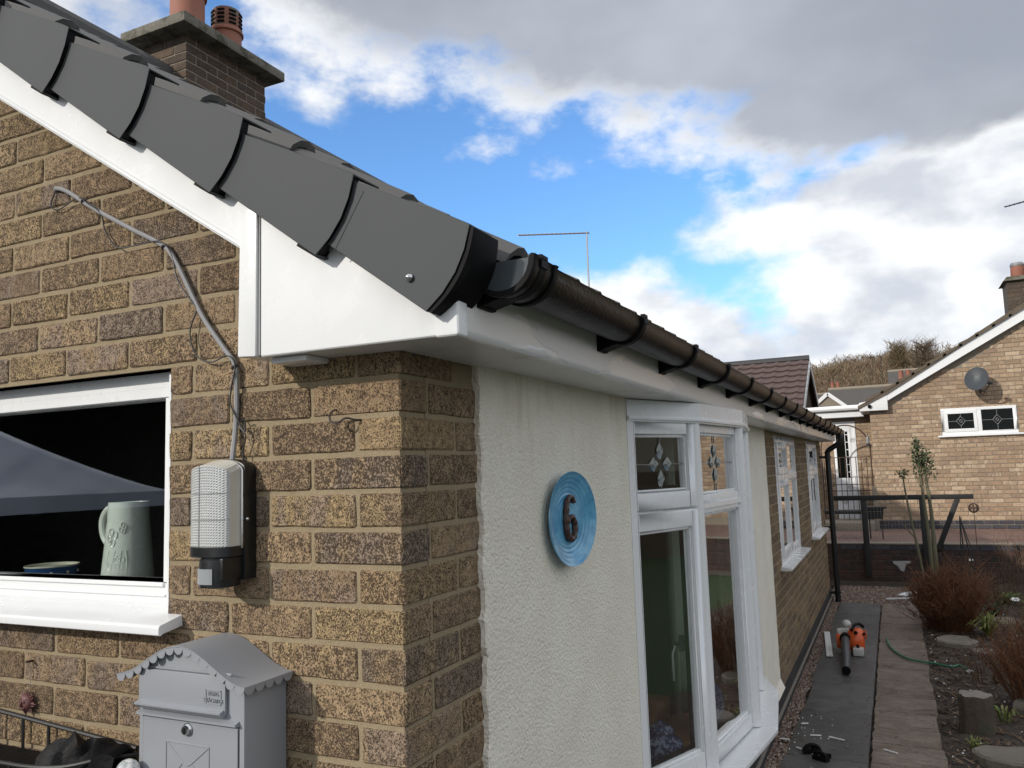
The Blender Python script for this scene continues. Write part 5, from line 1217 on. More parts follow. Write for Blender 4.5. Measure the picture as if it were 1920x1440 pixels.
# wire obelisk and globe ornament
OB = empty('wire_obelisk', (1.62, 11.0, 0), 'black wire plant obelisk before the retaining wall', 'obelisk')
for k in range(6):
    a = k*math.pi/3; MB().tube(bez([(1.70+.15*math.cos(a), 11.0+.15*math.sin(a), 0), (1.66+.06*math.cos(a), 11.0+.06*math.sin(a), .6), (1.62, 11.0, 1.02)], 5), .006, 5).build('rod', M['black_iron'], OB)
rng_ = MB()
for (z_, r_) in ((.25, .115), (.58, .06)): rng_.tube([(1.68-.03*z_+r_*math.cos(2*math.pi*k/14), 11.0+r_*math.sin(2*math.pi*k/14), z_) for k in range(15)], .004, 5)
rng_.build('hoop', M['black_iron'], OB)
GO = empty('globe_stake', (1.80, 11.1, 0), 'brown openwork globe on a thin stake by the obelisk', 'ornament')
gm_ = MB()
for k in range(4):
    a = k*math.pi/4; gm_.tube([(1.80+.06*math.cos(q)*math.cos(a), 11.1+.06*math.cos(q)*math.sin(a), 1.12+.06*math.sin(q)) for q in [2*math.pi*j/18 for j in range(19)]], .007, 5)
gm_.tube([(1.80+.06*math.cos(q), 11.1+.06*math.sin(q), 1.12) for q in [2*math.pi*j/18 for j in range(19)]], .007, 5); gm_.build('globe', M['rust_iron'], GO, smooth=True)
MB().tube([(1.80, 11.1, 0), (1.80, 11.1, 1.06)], .005, 5).build('stake', M['rust_iron'], GO)

# ================================================================== RETAINING WALL AND DRIVE
RY = 11.65
RW = tag(MB().box(-1.5, 8.0, RY+.008, RY+.24, -.05, .575).build('retaining_wall', M['mortar_dark'], None), 'low dark brick retaining wall below the drive', 'wall')
rg = random.Random(17); lr = MB()
for k in range(7):
    zc = .575-.04-.075*k; mt = 'brick_blue' if k == 0 else 'brick_dark'
    if k == 0:
        for a, b in bond(0, -1.5, 8.0, start=-1.5, full=.215):
            if -.1 < a < 2.8: place('brick', brick_mesh(b-a, .072, .05, rg.randrange(3), 'brick_blue'), ((a+b)/2, RY-.004, zc), RW)
            else: simple_brick(lr, ((a+b)/2, RY-.004, zc), (1, 0, 0), (0, -1, 0), b-a, .072, rnd=rg.random())
        continue
    for a, b in bond(k, -1.5, 8.0, start=-1.5):
        if -.1 < a < 2.8: place('brick', brick_mesh(b-a, .0645, .05, rg.randrange(3), mt), ((a+b)/2, RY, zc), RW)
        else: simple_brick(lr, ((a+b)/2, RY, zc), (1, 0, 0), (0, -1, 0), b-a, .0645, rnd=rg.random())
o = lr.build('brick_courses', M['brick_dark'], RW, attr=True); o['kind'] = 'stuff'
pa = MB(); pa.prism([(.76, .34), (.98, .345), (1.0, .32), (.93, .30), (.90, .19), (.86, .20), (.82, .27), (.77, .30)], P3('y'), RY-.006, RY-.002); pa.build('cement_smear', M['copper_scrap'], RW)
MB().box(-1.5, 8, RY-.012, RY+.20, .576, .592).build('coping', M['mortar_grey'], RW)
DR = tag(MB().box(-6, 8.0, RY+.20, 30, .40, .535).build('driveway', M['block_paving'], None), kind='structure')
# black timber rail with wire mesh, fixed to the wall face
BF = empty('garden_rail', (.9, RY-.04, .1), 'black timber rail with posts and slanted brace above the retaining wall', 'fence')
fy = RY-.035
MB().box(-.05, 1.85, fy-.03, fy+.01, 1.215, 1.285).build('top_rail', M['black_wood'], BF, bevel=.004)
MB().box(.395, .475, fy-.028, fy+.012, .11, 1.215).build('post', M['black_wood'], BF, bevel=.004)
MB().box(1.165, 1.235, fy-.028, fy+.012, .30, 1.215).build('post', M['black_wood'], BF, bevel=.004)
d = Vector((1.65-1.345, 0, 1.22-.48)); MB().obox((1.4975, fy-.008, .85), d, (0, 1, 0), d.cross(Vector((0, 1, 0))), d.length/2, .02, .035).build('brace', M['black_wood'], BF, bevel=.004)
MB().box(1.31, 1.385, fy-.028, fy+.012, .30, .52).build('post', M['black_wood'], BF, bevel=.004)
me_ = MB()
for i in range(26): x = .03+1.12*i/25; me_.tube([(x, fy, .60), (x, fy, 1.215)], .0016, 4)
for i in range(5): z_ = .66+.13*i; me_.tube([(.03, fy+.002, z_), (1.16, fy+.002, z_)], .0014, 4)
me_.build('wire_mesh', M['alu'], BF)
# ================================================================== NEIGHBOUR HOUSE ON THE RIGHT
NY = 15.0; NZ = .535
NH = empty('neighbour_house', (.55, NY, NZ), 'buff brick bungalow with white bargeboard beyond the retaining wall', 'house')
nx0, nrx = .55, 4.75
def ntop(x): return 2.87+.562*(x-.867) if x < nrx else 2.87+.562*(2*nrx-x-.867)
wa = MB(); q0, q1, qz0, qz1 = 1.715, 2.885, 2.19, 2.67
def ncol(xa, xb, z0, z1a, z1b): wa.prism([(xa, z0), (xb, z0), (xb, z1b), (xa, z1a)], P3('y'), NY+.008, NY+.12)
ncol(nx0, q0, NZ, ntop(nx0)+.02, ntop(q0)+.02); ncol(q0, q1, NZ, qz0, qz0); ncol(q0, q1, qz1, ntop(q0)+.02, ntop(q1)+.02); ncol(q1, nrx, NZ, ntop(q1)+.02, ntop(nrx)+.02); ncol(nrx, 9.0, NZ, ntop(nrx)+.02, ntop(9.0)+.02)
wa.box(nx0, nx0+.12, NY+.12, NY+9, NZ, 2.7); wa.box(8.9, 9.0, NY+.12, NY+9, NZ, 2.7); wa.box(nx0, 9, NY+9, NY+9.1, NZ, 2.7)
NW = wa.build('gable_wall', M['mortar_grey'], NH)
lb = MB(); cnt = 0; rg = random.Random(8); nb_rows = []
for k in range(0, 60):
    zc = .684-.0375-.075+.075*k+.0
    mt = 'brick_blue' if k < 2 else 'brick_buff'
    for a, b in bond(k, nx0, 9.0, start=nx0):
        if min(ntop(a), ntop(b))+.0 < zc+.03: continue
        ps = [(a, b)]
        if qz0-.04 < zc < qz1: ps = cut(ps, q0, q1)
        for (c, d_) in ps: nb_rows.append((c, d_, zc, mt))
cand = sorted([r for r in nb_rows if r[1] < 3.15 and (r[2] > 1.32 or r[3] == 'brick_blue' or r[0] > 1.8)], key=lambda r: abs(r[2]-2.1))[:299]
cs = set(cand)
for r in nb_rows:
    a, b, zc, mt = r
    if r in cs: place('brick', brick_mesh(b-a, .0635, .03, rg.randrange(3), mt), ((a+b)/2, NY+rg.uniform(-.001, .001), zc), NW)
    elif mt == 'brick_buff': simple_brick(lb, ((a+b)/2, NY, zc), (1, 0, 0), (0, -1, 0), b-a, .0635, rnd=rg.random())
    else: place('brick', brick_mesh(b-a, .0635, .03, rg.randrange(3), mt), ((a+b)/2, NY-.002, zc), NW) if b < 3.2 else None
for k in range(29):
    zc = .684-.0375+.075*k
    for a, b in bond(k+1, NY+.12, NY+4, start=NY): simple_brick(lb, (nx0, (a+b)/2, zc), (0, 1, 0), (-1, 0, 0), b-a, .0635, rnd=rg.random())
o = lb.build('brick_courses', M['brick_buff'], NW, attr=True); o['kind'] = 'stuff'
# its roof, boards, box end
nr = MB(); 
nr.prism([(.36, 2.80), (.867, 3.05), (nrx, ntop(nrx)+.36), (nrx, ntop(nrx)+.30), (.867, 2.99), (.36, 2.74)], P3('y'), NY-.16, NY+9.2)
nr.prism([(nrx, ntop(nrx)+.36), (9.3, 2.75), (9.3, 2.69), (nrx, ntop(nrx)+.30)], P3('y'), NY-.16, NY+9.2)
NR = nr.build('roof', M['tile_moss'], NH)
tb = MB()
for i in range(17):
    f0 = i/16*.985; xA = .50+(nrx-.50)*i/16; zA_ = ntop(xA)+.205+.0; L_ = (nrx-.5)/16*1.18
    s_ = .562; tb.prism([(xA, zA_-.02), (xA+L_, zA_-.02+L_*s_), (xA+L_, zA_+.045+L_*s_-.03), (xA, zA_+.055)], P3('y'), NY-.17, NY+.6)
tb.build('verge_tiles', M['tile_moss'], NR)
MB().prism([(.867, 2.872), (nrx, ntop(nrx)), (nrx, ntop(nrx)+.245), (.867, 3.115-.03)], P3('y'), NY-.13, NY-.11).build('bargeboard', M['pvc'], NH)
MB().prism([(.867, 2.872), (nrx, ntop(nrx)), (nrx, ntop(nrx)+.02), (.867, 2.892)], P3('y'), NY-.11, NY+.01).build('rake_soffit', M['pvc'], NH)
MB().prism([(9.0, 2.75), (nrx, ntop(nrx)), (nrx, ntop(nrx)+.25), (9.0, 2.95)], P3('y'), NY-.13, NY-.11).build('bargeboard', M['pvc'], NH)
MB().prism([(.383, 2.70), (.865, 2.70), (.865, 3.05), (.75, 2.98), (.55, 2.885), (.383, 2.855)], P3('y'), NY-.135, NY+.0).build('box_end', M['pvc'], NH, bevel=.006)
MB().lathe([(.03, 0), (.035, .03), (.02, .045), (1e-6, .045)], (.56, NY-.135, 2.78), 14, my).build('vent', M['black_pvc'], NH)
MB().box(.383, .401, NY, NY+9, 2.70, 2.86).build('fascia', M['pvc'], NH); MB().box(.4011, nx0, NY+.001, NY+9, 2.70, 2.712).build('soffit', M['pvc'], NH)
# window
NWN = empty('window', (q0, NY, qz0)); NWN.parent = NH; NWN.location = Vector((q0, NY, qz0))-wl(NH)
fz = MB(); fz.box(q0, q1, NY-.012, NY+.05, qz1-.05, qz1); fz.box(q0, q1, NY-.012, NY+.05, qz0, qz0+.06); fz.box(q0, q0+.06, NY-.012, NY+.05, qz0+.06, qz1-.05); fz.box(q1-.06, q1, NY-.012, NY+.05, qz0+.06, qz1-.05); fz.box(2.27, 2.345, NY-.012, NY+.05, qz0+.06, qz1-.05)
fz.build('frame', M['pvc'], NWN, bevel=.003)
fz = MB(); fz.box(q0+.055, 2.275, NY-.022, NY+.02, qz1-.1, qz1-.045); fz.box(q0+.055, 2.275, NY-.022, NY+.02, qz0+.055, qz0+.11); fz.box(q0+.055, q0+.105, NY-.022, NY+.02, qz0+.11, qz1-.1); fz.box(2.225, 2.275, NY-.022, NY+.02, qz0+.11, qz1-.1); fz.build('sash', M['pvc'], NWN, bevel=.003)
for (a, b, c, d_) in ((q0+.10, 2.23, qz0+.105, qz1-.095), (2.34, q1-.055, qz0+.055, qz1-.045)):
    MB().box(a, b, NY+.005, NY+.025, c, d_).build('pane', M['dark_pane'], NWN)
    l_ = MB(); cx, cz = (a+b)/2, (c+d_)/2
    for p, q in (((cx, d_), (cx, cz+.085)), ((cx, c), (cx, cz-.085)), ((a, cz), (cx-.07, cz)), ((b, cz), (cx+.07, cz)), ((cx, cz+.085), (cx+.07, cz)), ((cx+.07, cz), (cx, cz-.085)), ((cx, cz-.085), (cx-.07, cz)), ((cx-.07, cz), (cx, cz+.085)), ((cx, cz+.03), (cx+.025, cz)), ((cx+.025, cz), (cx, cz-.03)), ((cx, cz-.03), (cx-.025, cz)), ((cx-.025, cz), (cx, cz+.03))): l_.tube([(p[0], NY+.003, p[1]), (q[0], NY+.003, q[1])], .0055, 4)
    l_.build('lead_line', M['came'], NWN)
MB().box(q0-.07, q1+.09, NY-.06, NY-.001, qz0-.032, qz0-.002).build('window_sill', M['pvc'], NWN, bevel=.004)
# chimney
NC = MB().box(2.99, 3.7, NY+.5, NY+1.1, 3.8, 4.95).build('chimney', M['mortar_dark'], NH)
for k in range(15):
    zc = 4.91-.075*k
    for a, b in bond(k, 2.985, 3.705, start=2.985): place('brick', brick_mesh(b-a, .0645, .05, rg.randrange(3), 'brick_dull'), ((a+b)/2, NY+.494, zc), NC)
MB().prism([(2.93, 4.95), (3.76, 4.95), (3.70, 5.02), (2.99, 5.02)], P3('y'), NY+.42, NY+1.18).build('chimney_cap', M['concrete_cap'], NC)
for x in (3.22, 3.52): MB().lathe([(.11, 0), (.12, .02), (.11, .24), (.10, .25)], (x, NY+.8, 5.02), 18).build('chimney_pot', M['terracotta'], NC, smooth=True); MB().lathe([(.115, .24), (.12, .27), (.10, .31), (.05, .32), (1e-6, .32)], (x, NY+.8, 5.02), 18).build('pot_cap', M['alu'], NC, smooth=True)
# set-back wing: door, fascia, pier
WY = 16.2
w2 = MB(); w2.box(-3.0, -.19, WY, WY+.1, NZ, 2.66); w2.box(.235, nx0, WY, WY+.1, NZ, 2.66); w2.box(-.19, .235, WY, WY+.1, 2.58, 2.66)
W2 = w2.build('wing_wall', M['mortar_grey'], NH); lw = MB()
for k in range(28):
    zc = .684-.0375+.075*k
    for a, b in bond(k, .24, nx0-.003, start=.24): place('brick', brick_mesh(b-a, .0635, .03, rg.randrange(3), 'brick_buff'), ((a+b)/2, WY-.007, zc), W2)
    for a, b in bond(k, -3, -.19, start=-3): simple_brick(lw, ((a+b)/2, WY-.007, zc), (1, 0, 0), (0, -1, 0), b-a, .0635, rnd=rg.random())
o = lw.build('brick_courses', M['brick_buff'], W2, attr=True); o['kind'] = 'stuff'
MB().box(-3.2, .42, WY-.25, WY-.232, 2.66, 2.80).build('fascia', M['pvc'], NH); MB().box(-3.2, .42, WY-.231, WY+.0, 2.655, 2.668).build('soffit', M['pvc'], NH)
MB().tube([(-3.2, WY-.29, 2.82), (.40, WY-.29, 2.84)], .055, 10).build('gutter', M['pvc'], NH, smooth=True)
MB().prism([(-.32+0, 2.83), (0, 2.86), (2.5, 2.90), (2.5, 2.85), (-.3, 2.78)], lambda p, a: (a, WY+p[0], p[1]), -3.2, .55).build('wing_roof', M['slate'], NH)
DO = empty('door', (-.19, WY, NZ)); DO.parent = NH; DO.location = Vector((-.19, WY, NZ))-wl(NH)
dm = MB(); dm.box(-.19, .235, WY-.02, WY+.04, 2.45, 2.58); dm.box(.13, .235, WY-.02, WY+.04, NZ, 2.45); dm.box(-.19, .13, WY-.005, WY+.04, NZ+.0, 1.45); dm.box(-.19, -.14, WY-.02, WY+.04, 1.45, 2.45); dm.box(-.14, .13, WY-.02, WY+.04, 2.38, 2.45); dm.box(.085, .13, WY-.015, WY+.04, 1.45, 2.38)
dm.build('frame', M['door_white'], DO, bevel=.003)
MB().box(-.14, .085, WY+.01, WY+.02, 1.45, 2.38).build('pane', M['dark_pane'], DO)
gb2 = MB()
for i in range(6): gb2.box(.03, .085, WY-.004, WY+.009, 1.56+.15*i, 1.575+.15*i)
gb2.box(.024, .034, WY-.004, WY+.009, 1.45, 2.38); gb2.build('glazing_bar', M['door_white'], DO)
pnl = MB()
for (z0_, z1_) in ((.62, .95), (1.02, 1.36)): pnl.box(-.15, .10, WY-.016, WY-.0055, z0_, z1_)
pnl.build('panel', M['door_white'], DO, bevel=.006)
# ---- things at the neighbour's
SD = empty('satellite_dish', (2.35, NY-.02, 2.95), 'dark grey satellite dish on the buff brick gable', 'satellite dish')
dn_ = Vector((-.30, -.88, .36)).normalized(); dt = dn_.cross(Vector((0, 0, 1))).normalized()*-1; du = dt.cross(dn_)*-1
Md = Matrix((dt, du, dn_)).transposed()
pr_ = [(1e-6, 0)]+[(.205*i/8, .055*(i/8)**2) for i in range(1, 9)]+[(.207, .052), (.19, .040), (1e-6, -.012)]
MB().lathe(pr_, (2.31, NY-.30, 3.125), 30, Md, .92, 1.08).build('reflector', M['dish'], SD, smooth=True, ang=50)
MB().tube(bez([(2.33, NY-.27, 2.94), (2.40, NY-.42, 2.93), (2.47, NY-.52, 3.03)], 5), .012, 7).build('feed_arm', M['black_iron'], SD, smooth=True)
MB().lathe([(.028, -.05), (.032, .0), (.036, .03), (1e-6, .035)], (2.47, NY-.52, 3.05), 14, Matrix.Rotation(R(-70), 3, 'Y')).build('receiver_head', M['black_iron'], SD, smooth=True)
MB().tube([(2.36, NY-.01, 2.92), (2.36, NY-.14, 2.92), (2.33, NY-.28, 3.09)], .018, 8).build('bracket', M['black_iron'], SD, smooth=True)
MB().tube(bez([(2.28, NY-.26, 2.95), (2.28, NY-.24, 2.88), (2.34, NY-.2, 2.86), (2.42, NY-.1, 2.90), (2.42, NY, 2.95)], 6), .006, 6).build('lead_cable', M['black_iron'], SD, smooth=True)
# iron gate with arch in front of the door
GT = empty('iron_gate', (.1, 15.45, NZ), 'rusty wrought-iron arch and gate before the white door', 'gate')
gy = 15.45
def gx(px, pz): return (px, gy, pz)
arch_ = [(.06+.44*math.cos(a), 2.02+.46*math.sin(a)) for a in [math.pi*i/20 for i in range(21)]]
MB().tube([gx(.50, NZ), gx(.50, 2.02)]+[gx(*p) for p in arch_[1:]]+[gx(-.38, NZ)], .013, 7).build('arch_frame', M['rust_iron'], GT, smooth=True)
br_ = MB()
for i in range(9):
    x = -.34+.095*i; br_.tube([gx(x, .66), gx(x, 1.86)], .007, 5)
br_.build('bar', M['rust_iron'], GT)
rl = MB()
for z_ in (.68, 1.22, 1.34, 1.86): rl.tube([gx(-.38, z_), gx(.50, z_)], .008, 5)
rl.build('rail', M['rust_iron'], GT)
sc_ = MB()
for (cx, cz) in ((-.05, 2.18), (.20, 2.18), (.30, 1.60), (-.1, 1.60), (.1, 1.28), (.3, 1.0), (0, 1.0)):
    MB().tube([gx(cx+.05*(1-k/26)*math.cos(k*.55), cz+.05*(1-k/26)*math.sin(k*.55)) for k in range(24)], .0045, 5).build('scroll', M['rust_iron'], GT)
LT = empty('gate_lantern', (.47, gy, 2.10), 'small lantern on the iron gate post beside the brick corner', 'lantern')
MB().box(.44, .50, gy-.06, gy-.015, 2.06, 2.11).build('base', M['black_iron'], LT); MB().lathe([(.022, 0), (.026, .05), (.022, .12), (.01, .14)], (.47, gy-.04, 2.11), 10).build('glass_chimney', M['pir'], LT, smooth=True)
TRG = empty('planter_box', (.42, 12.9, .9), 'dark trough planter hung behind the black rail', 'planter')
MB().prism([(.40, 1.02), (.68, 1.02), (.66, .86), (.42, .86)], P3('y'), 12.85, 13.05).build('trough', M['black_wood'], TRG, bevel=.006); MB().box(.36, .72, 12.83, 13.07, 1.02, 1.05).build('rim', M['black_iron'], TRG)
for x in (.45, .63): MB().box(x, x+.02, 12.9, 12.92, .535, .86).build('leg', M['black_iron'], TRG)
tag(MB().box(-.3, .34, 13.0, 13.3, .93, .985).build('bench_seat', M['black_wood'], None, bevel=.004), 'black slatted bench seat behind the rail by the downpipe', 'bench')
for x in (-.25, .28): pass
STP = tag(MB().box(-.6, .5, 14.5, 15.4, .535, .68).build('doorstep', M['mortar_grey'], None, bevel=.01), 'pale concrete doorstep before the white door', 'step')
tag(MB().box(.50, .57, 14.7, 14.78, .535, 1.32).build('gate_post', M['mortar_grey'], None, bevel=.006), 'slim pale post at the neighbour house corner', 'post')
# TV aerials
def aerial(top, x_len, d, h, nel, lab, mt='alu', diag=False):
    A = empty('tv_aerial', (top[0], top[1], top[2]-h), lab, 'aerial', 'television aerials'); t = Vector(top); d = Vector(d).normalized()
    MB().tube([(t.x, t.y, t.z-h), (t.x, t.y, t.z+.03)], .016 if h < 2 else .02, 7).build('mast', M[mt], A)
    b = MB(); b.tube([t+d*.05, t-d*x_len], .014, 6); s = d.cross(Vector((0, 0, 1))).normalized()
    b.build('boom', M[mt], A)
    e = MB()
    for i in range(nel):
        p = t-d*x_len*(i/(nel-1)); l = .06+.02*(nel-i)/nel
        e.tube([p-s*l*.55+Vector((0, 0, .0)), p+s*l*.55], .006, 4); e.tube([p-Vector((0, 0, l*.32)), p+Vector((0, 0, l*.32))], .005, 4)
    e.build('element', M[mt], A)
aerial((-3.67, 11.61, 5.913), 1.2, (1.1, .52, 0), 1.6, 16, 'tall television aerial with long boom above the bungalow roof')
# ================================================================== HOUSES BEHIND
BH = empty('rear_house', (-1, 20.4, .5), 'house with red-brown tiled roof and brick gable behind the bungalow', 'house')
hx = -1.0; ry_, rz_ = 20.4, 4.42
gwl = MB().prism([(17.5, .5), (23.3, .5), (23.3, 2.75), (ry_, rz_-.12), (17.5, 2.75)], lambda p, a: (a, p[0], p[1]), hx-.1, hx-.02); BGW = gwl.build('gable_wall', M['mortar_dark'], BH)
lw = MB(); rg = random.Random(44)
for k in range(52):
    zc = .55+.075*k; half = 2.9 if zc < 2.75 else 2.9*max(0, (rz_-.15-zc)/(rz_-.15-2.75))
    if half < .1: continue
    for a, b in bond(k, ry_-half, ry_+half, start=17.5): simple_brick(lw, (hx-.012, (a+b)/2, zc), (0, 1, 0), (1, 0, 0), b-a, .0635, rnd=rg.random())
o = lw.build('brick_courses', M['brick_dull'], BGW, attr=True); o['kind'] = 'stuff'
MB().box(-8, hx-.1, 17.5, 17.6, .5, 2.75).build('wall', M['brick_dull'], BH)
sl_ = (rz_-2.72)/(ry_-17.3)
RB = MB().prism([(17.3, 2.72), (ry_, rz_), (23.5, 2.72), (23.5, 2.66), (ry_, rz_-.06), (17.3, 2.66)], lambda p, a: (a, p[0], p[1]), -8, hx+.12).build('roof', M['tile_red'], BH)
ang = math.atan(sl_); tl_ = MB()
prof = [(0, 0), (.05, 0), (.085, .016), (.12, .024), (.155, .016), (.19, 0), (.299, -.003)]; n = len(prof)
tl_.add([(p[0], 0, p[1]) for p in prof]+[(p[0], .40, p[1]-.05) for p in prof]+[(p[0], 0.01, p[1]-.055) for p in prof], [(i, i+1, n+i+1, n+i) for i in range(n-1)]+[(i, i+1, 2*n+i+1, 2*n+i) for i in range(n-1)])
tme = tl_.mesh('roof_tile', M['tile_red'], smooth=True, recalc=False)
for r_ in range(10):
    yy = 17.3+r_*.345*math.cos(ang); zz = 2.74+r_*.345*math.sin(ang)
    for c_ in range(9): place('roof_tile', tme, (hx+.12-.3*(c_+1), yy, zz+.035), RB, rot=(ang, 0, 0))
MB().tube([(-8, ry_, rz_+.01), (hx+.13, ry_, rz_+.01)], .10, 10).build('ridge_tile', M['lead'], RB)
for sgn in (-1, 1):
    MB().prism([(ry_, rz_-.02), (ry_+sgn*3.05, 2.70), (ry_+sgn*3.05, 2.56), (ry_, rz_-.20)], lambda p, a: (a, p[0], p[1]), hx+.121, hx+.15).build('bargeboard', M['pvc_dirty'], BH)
def back_house(x0, x1, y, z0, ez, rz, dep, lab, chim, wall='brick_dull'):
    B = empty('distant_house', (x0, y, z0), lab, 'house', 'houses below the wooded hill')
    MB().box(x0, x1, y, y+dep, z0, ez).build('wall', M[wall], B)
    MB().prism([(y-.3, ez-.1), (y+dep/2, rz), (y+dep+.3, ez-.1), (y+dep+.3, ez-.25), (y+dep/2, rz-.15), (y-.3, ez-.25)], lambda p, a: (a, p[0], p[1]), x0-.2, x1+.2).build('roof', M['slate'], B)
    for sx in (x0, x1): MB().prism([(y, ez-.1), (y+dep/2, rz-.15), (y+dep, ez-.1)], lambda p, a: (a, p[0], p[1]), sx-.04, sx+.04).build('gable', M[wall], B)
    MB().tube([(x0-.2, y-.38, ez-.1), (x1+.2, y-.38, ez-.1)], .07, 8).build('gutter', M['pvc'], B)
    MB().tube([(x0-.2, y+dep/2, rz+.02), (x1+.2, y+dep/2, rz+.02)], .1, 8).build('ridge_tile', M['mortar_grey'], B)
    for k in range(max(1, int((x1-x0)/3))):
        wx = x0+1.2+3*k; f_ = MB().box(wx-.6, wx+.6, y-.03, y+.02, ez-1.6, ez-.5).build('window', M['pvc'], B); MB().box(wx-.52, wx+.52, y-.04, y-.02, ez-1.52, ez-.58).build('pane', M['dark_pane'], f_)
    for (cx, cz) in chim:
        c_ = MB().box(cx-.35, cx+.35, y+dep/2-.3, y+dep/2+.3, rz-1, cz).build('chimney', M['brick_dull'], B)
        for q in (-.17, .17): MB().lathe([(.13, 0), (.11, .4), (.13, .45)], (cx+q, y+dep/2, cz), 12).build('chimney_pot', M['terracotta'], c_, smooth=True)
back_house(-1.7, 3.4, 40, .0, 4.0, 5.45, 7, 'grey roofed house behind the neighbour with pale ridge', [(1.75, 5.75)])
back_house(-9, -.4, 52, .0, 4.3, 6.2, 8, 'long grey roofed house with red chimney pots below the wood', [(-2.2, 6.55)])
back_house(1.2, 12, 47, .0, 5.2, 6.9, 8, 'taller dark roofed house partly hidden by the neighbour roof', [(6.0, 7.6)])
PGm = empty('porch_gable', (-.72, 24, .5), 'small white-trimmed porch gable beyond the white gutter', 'porch')
MB().prism([(-1.20, 3.30), (-.24, 3.30), (-.72, 3.70)], P3('y'), 24, 24.06).build('gable', M['mortar_grey'], PGm); MB().box(-1.2, -.24, 24.06, 25.5, .5, 3.30).build('wall', M['mortar_grey'], PGm)
MB().prism([(-1.3, 3.30), (-.14, 3.30), (-.72, 3.78)], P3('y'), 24.061, 26.5).build('roof', M['slate'], PGm)
for a, b in (((-1.30, 3.28), (-.72, 3.77)), ((-.14, 3.28), (-.72, 3.77))):
    d = Vector((b[0]-a[0], 0, b[1]-a[1])); c = Vector(((a[0]+b[0])/2, 23.97, (a[1]+b[1])/2)); MB().obox(c, d, (0, 1, 0), d.cross(Vector((0, 1, 0))), d.length/2, .03, .05).build('bargeboard', M['pvc'], PGm)
aerial((.70, 50.9, 7.85), 1.05, (1, .1, 0), 1.7, 8, 'distant television aerial before the wooded hill', 'black_iron')
aerial((3.86, 17.5, 6.95), .55, (1, -.6, .0), 2.2, 7, 'dark television aerial at the right edge above the chimney', 'black_iron')
# ================================================================== HILL AND WOOD
hl = MB(); nxh, nyh = 40, 16; rg = random.Random(60)
def hz(x, y): f = max(0, min(1, (y-85)/110)); return -.2+19*f*f*(3-2*f)+1.2*math.sin(x*.045)*f+1.0*math.sin(x*.11+2)*f+.05*max(0, x+5)*f
vs = [(-260+13*i, 70+14*j, hz(-260+13*i, 70+14*j)) for i in range(nxh+1) for j in range(nyh+1)]
hl.add(vs, [(i*(nyh+1)+j, (i+1)*(nyh+1)+j, (i+1)*(nyh+1)+j+1, i*(nyh+1)+j+1) for i in range(nxh) for j in range(nyh)]); tag(hl.build('hill', M['hill'], None, smooth=True, recalc=False), kind='structure')
wd_ = MB()
def bare(mb, p, h, r_, n_, rg):
    mb.tube([p, p+Vector((0, 0, h*.5))], [.18, .08], 4, cap=False); c0 = rg.random(); 
    for _ in range(n_):
        d = Vector((rg.gauss(0, 1), rg.gauss(0, 1), rg.gauss(0, 1))).normalized()*rg.random()**.4
        q = p+Vector((d.x*r_, d.y*r_, h*.62+d.z*h*.36)); a = Vector((rg.gauss(0, .8), rg.gauss(0, .8), 1.0)).normalized()*rg.uniform(.4, 1.2); b = Vector((rg.gauss(0, 1), rg.gauss(0, 1), rg.gauss(0, .4))).normalized()*rg.uniform(.025, .09)
        mb.add([q-a*.5-b*.6, q-a*.5+b*.6, q+a*.5+b, q+a*.5-b*.3], [(0, 1, 2, 3)], (c0+rg.uniform(-.12, .12)) % 1)
for _ in range(1500):
    y = rg.uniform(95, 190); x = rg.uniform(-16, 32)*(y/140); bare(wd_, Vector((x, y, hz(x, y)-.3)), rg.uniform(4.0, 6.2), rg.uniform(1.3, 2.3), 90, rg)
fixr(wd_)
tag(wd_.build('wood', M['wood_far'], None, attr=True, recalc=False), 'brown leafless wood covering the hill', 'wood', kind='stuff')
for (x, y, h, lab) in ((7.0, 150, 9.0, 'tall bare tree standing above the wooded hill skyline'), (3.2, 156, 8, 'lower bare tree left of the tall one on the hill skyline')):
    TT = empty('bare_tree', (x, y, hz(x, y)), lab, 'tree'); b = MB(); p = Vector((x, y, hz(x, y))); b.tube([p, p+Vector((.2, 0, h*.4)), p+Vector((0, 0, h*.85))], [.3, .22, .05], 6)
    b.build('trunk', M['wood_far'], TT); c = MB()
    for _ in range(170):
        f = rg.uniform(.3, .85); q = p+Vector((0, 0, h*f)); a = rg.random()*6.28; l = h*.34*rg.uniform(.5, 1.1)*(1.15-f*.6); d = Vector((math.cos(a)*l, math.sin(a)*l, l*rg.uniform(.4, 1.1)))
        c.tube([q, q+d*.5+Vector((0, 0, .2)), q+d], [.06, .045, .02], 3, cap=False)
        for _b in range(4): e = q+d*rg.uniform(.4, 1); c.tube([e, e+Vector((rg.gauss(0, .8), rg.gauss(0, .8), rg.uniform(.2, 1.4)))], [.035, .012], 3, cap=False)
    c.build('crown', M['wood_far'], TT, recalc=False)
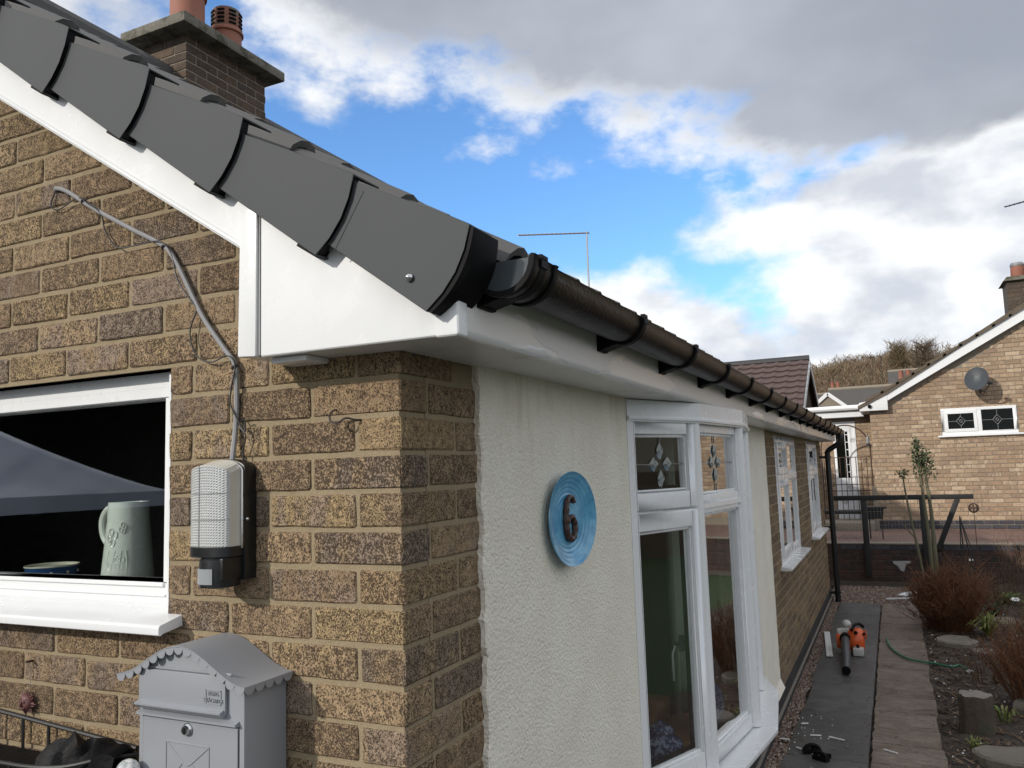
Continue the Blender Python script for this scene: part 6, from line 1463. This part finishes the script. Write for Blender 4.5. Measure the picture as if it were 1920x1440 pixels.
# ================================================================== IN FRONT OF THE BUNGALOW (seen mirrored in the gable window)
GZb = empty('gazebo', (-7, -2.6, 0), 'blue-grey canvas gazebo mirrored in the gable window', 'gazebo')
gx0, gx1, gy0, gy1, ez_, az_ = -8.6, -5.5, -4.15, -1.05, 1.74, 2.75
cr = [(gx0, gy0, ez_), (gx1, gy0, ez_), (gx1, gy1, ez_), (gx0, gy1, ez_)]
cn = MB(); NG = 24; vs = []
for i in range(NG+1):
    for j in range(NG+1):
        u, v = 2*i/NG-1, 2*j/NG-1; d = max(abs(u), abs(v)); z = ez_+(az_-ez_)*(1-d)**1.2-.03*math.sin(math.pi*(u if abs(v) > abs(u) else v)*.5+math.pi/2)*d*(1-d)*2
        vs.append(((gx0+gx1)/2+u*(gx1-gx0)/2, (gy0+gy1)/2+v*(gy1-gy0)/2, z))
fs = []
for i in range(NG):
    for j in range(NG):
        q = (i*(NG+1)+j, (i+1)*(NG+1)+j, (i+1)*(NG+1)+j+1, i*(NG+1)+j+1)
        fs += [(q[0], q[1], q[2]), (q[0], q[2], q[3])] if (i-NG/2+.5)*(j-NG/2+.5) > 0 else [(q[0], q[1], q[3]), (q[1], q[2], q[3])]
cn.add(vs, fs); cn.build('canopy', M['canvas'], GZb, recalc=False, smooth=True, ang=60)
vl = MB(); vl.add(cr+[(p[0], p[1], ez_-.14) for p in cr], [(0, 1, 5, 4), (1, 2, 6, 5), (2, 3, 7, 6), (3, 0, 4, 7)]); vl.build('valance', M['canvas'], GZb, recalc=False)
for p in cr: MB().box(p[0]-.02, p[0]+.02, p[1]-.02, p[1]+.02, -.03, ez_-.02).build('leg', M['alu'], GZb)
hg = MB(); rg = random.Random(71)
hg.prism([(-16.5, -1.5), (-6.5, -14.5), (-7.5, -15), (-17.5, -2)], P3('z'), 0, 4.6)
for _ in range(22000):
    u = rg.random(); x = -16+9*u+rg.gauss(0, .7); y = -2-12*u+rg.gauss(0, .7); z = rg.uniform(0, 5.2); a = Vector((rg.gauss(0, 1), rg.gauss(0, 1), rg.gauss(0, 1))).normalized()*.25; b = a.orthogonal().normalized()*.10
    hg.add([(x, y, z), Vector((x, y, z))+a, Vector((x, y, z))+b], [(0, 1, 2)], rg.random())
tag(hg.build('conifer_hedge', M['hedge'], None, attr=True, recalc=False), 'tall dark conifer hedge mirrored in the gable window', 'hedge', kind='stuff')
HDG = tag(MB().box(11.5, 11.7, -12, 11.5, -.05, 1.7).build('garden_fence', M['log'], None), 'brown garden fence beyond the lawn, out to the right', 'fence')
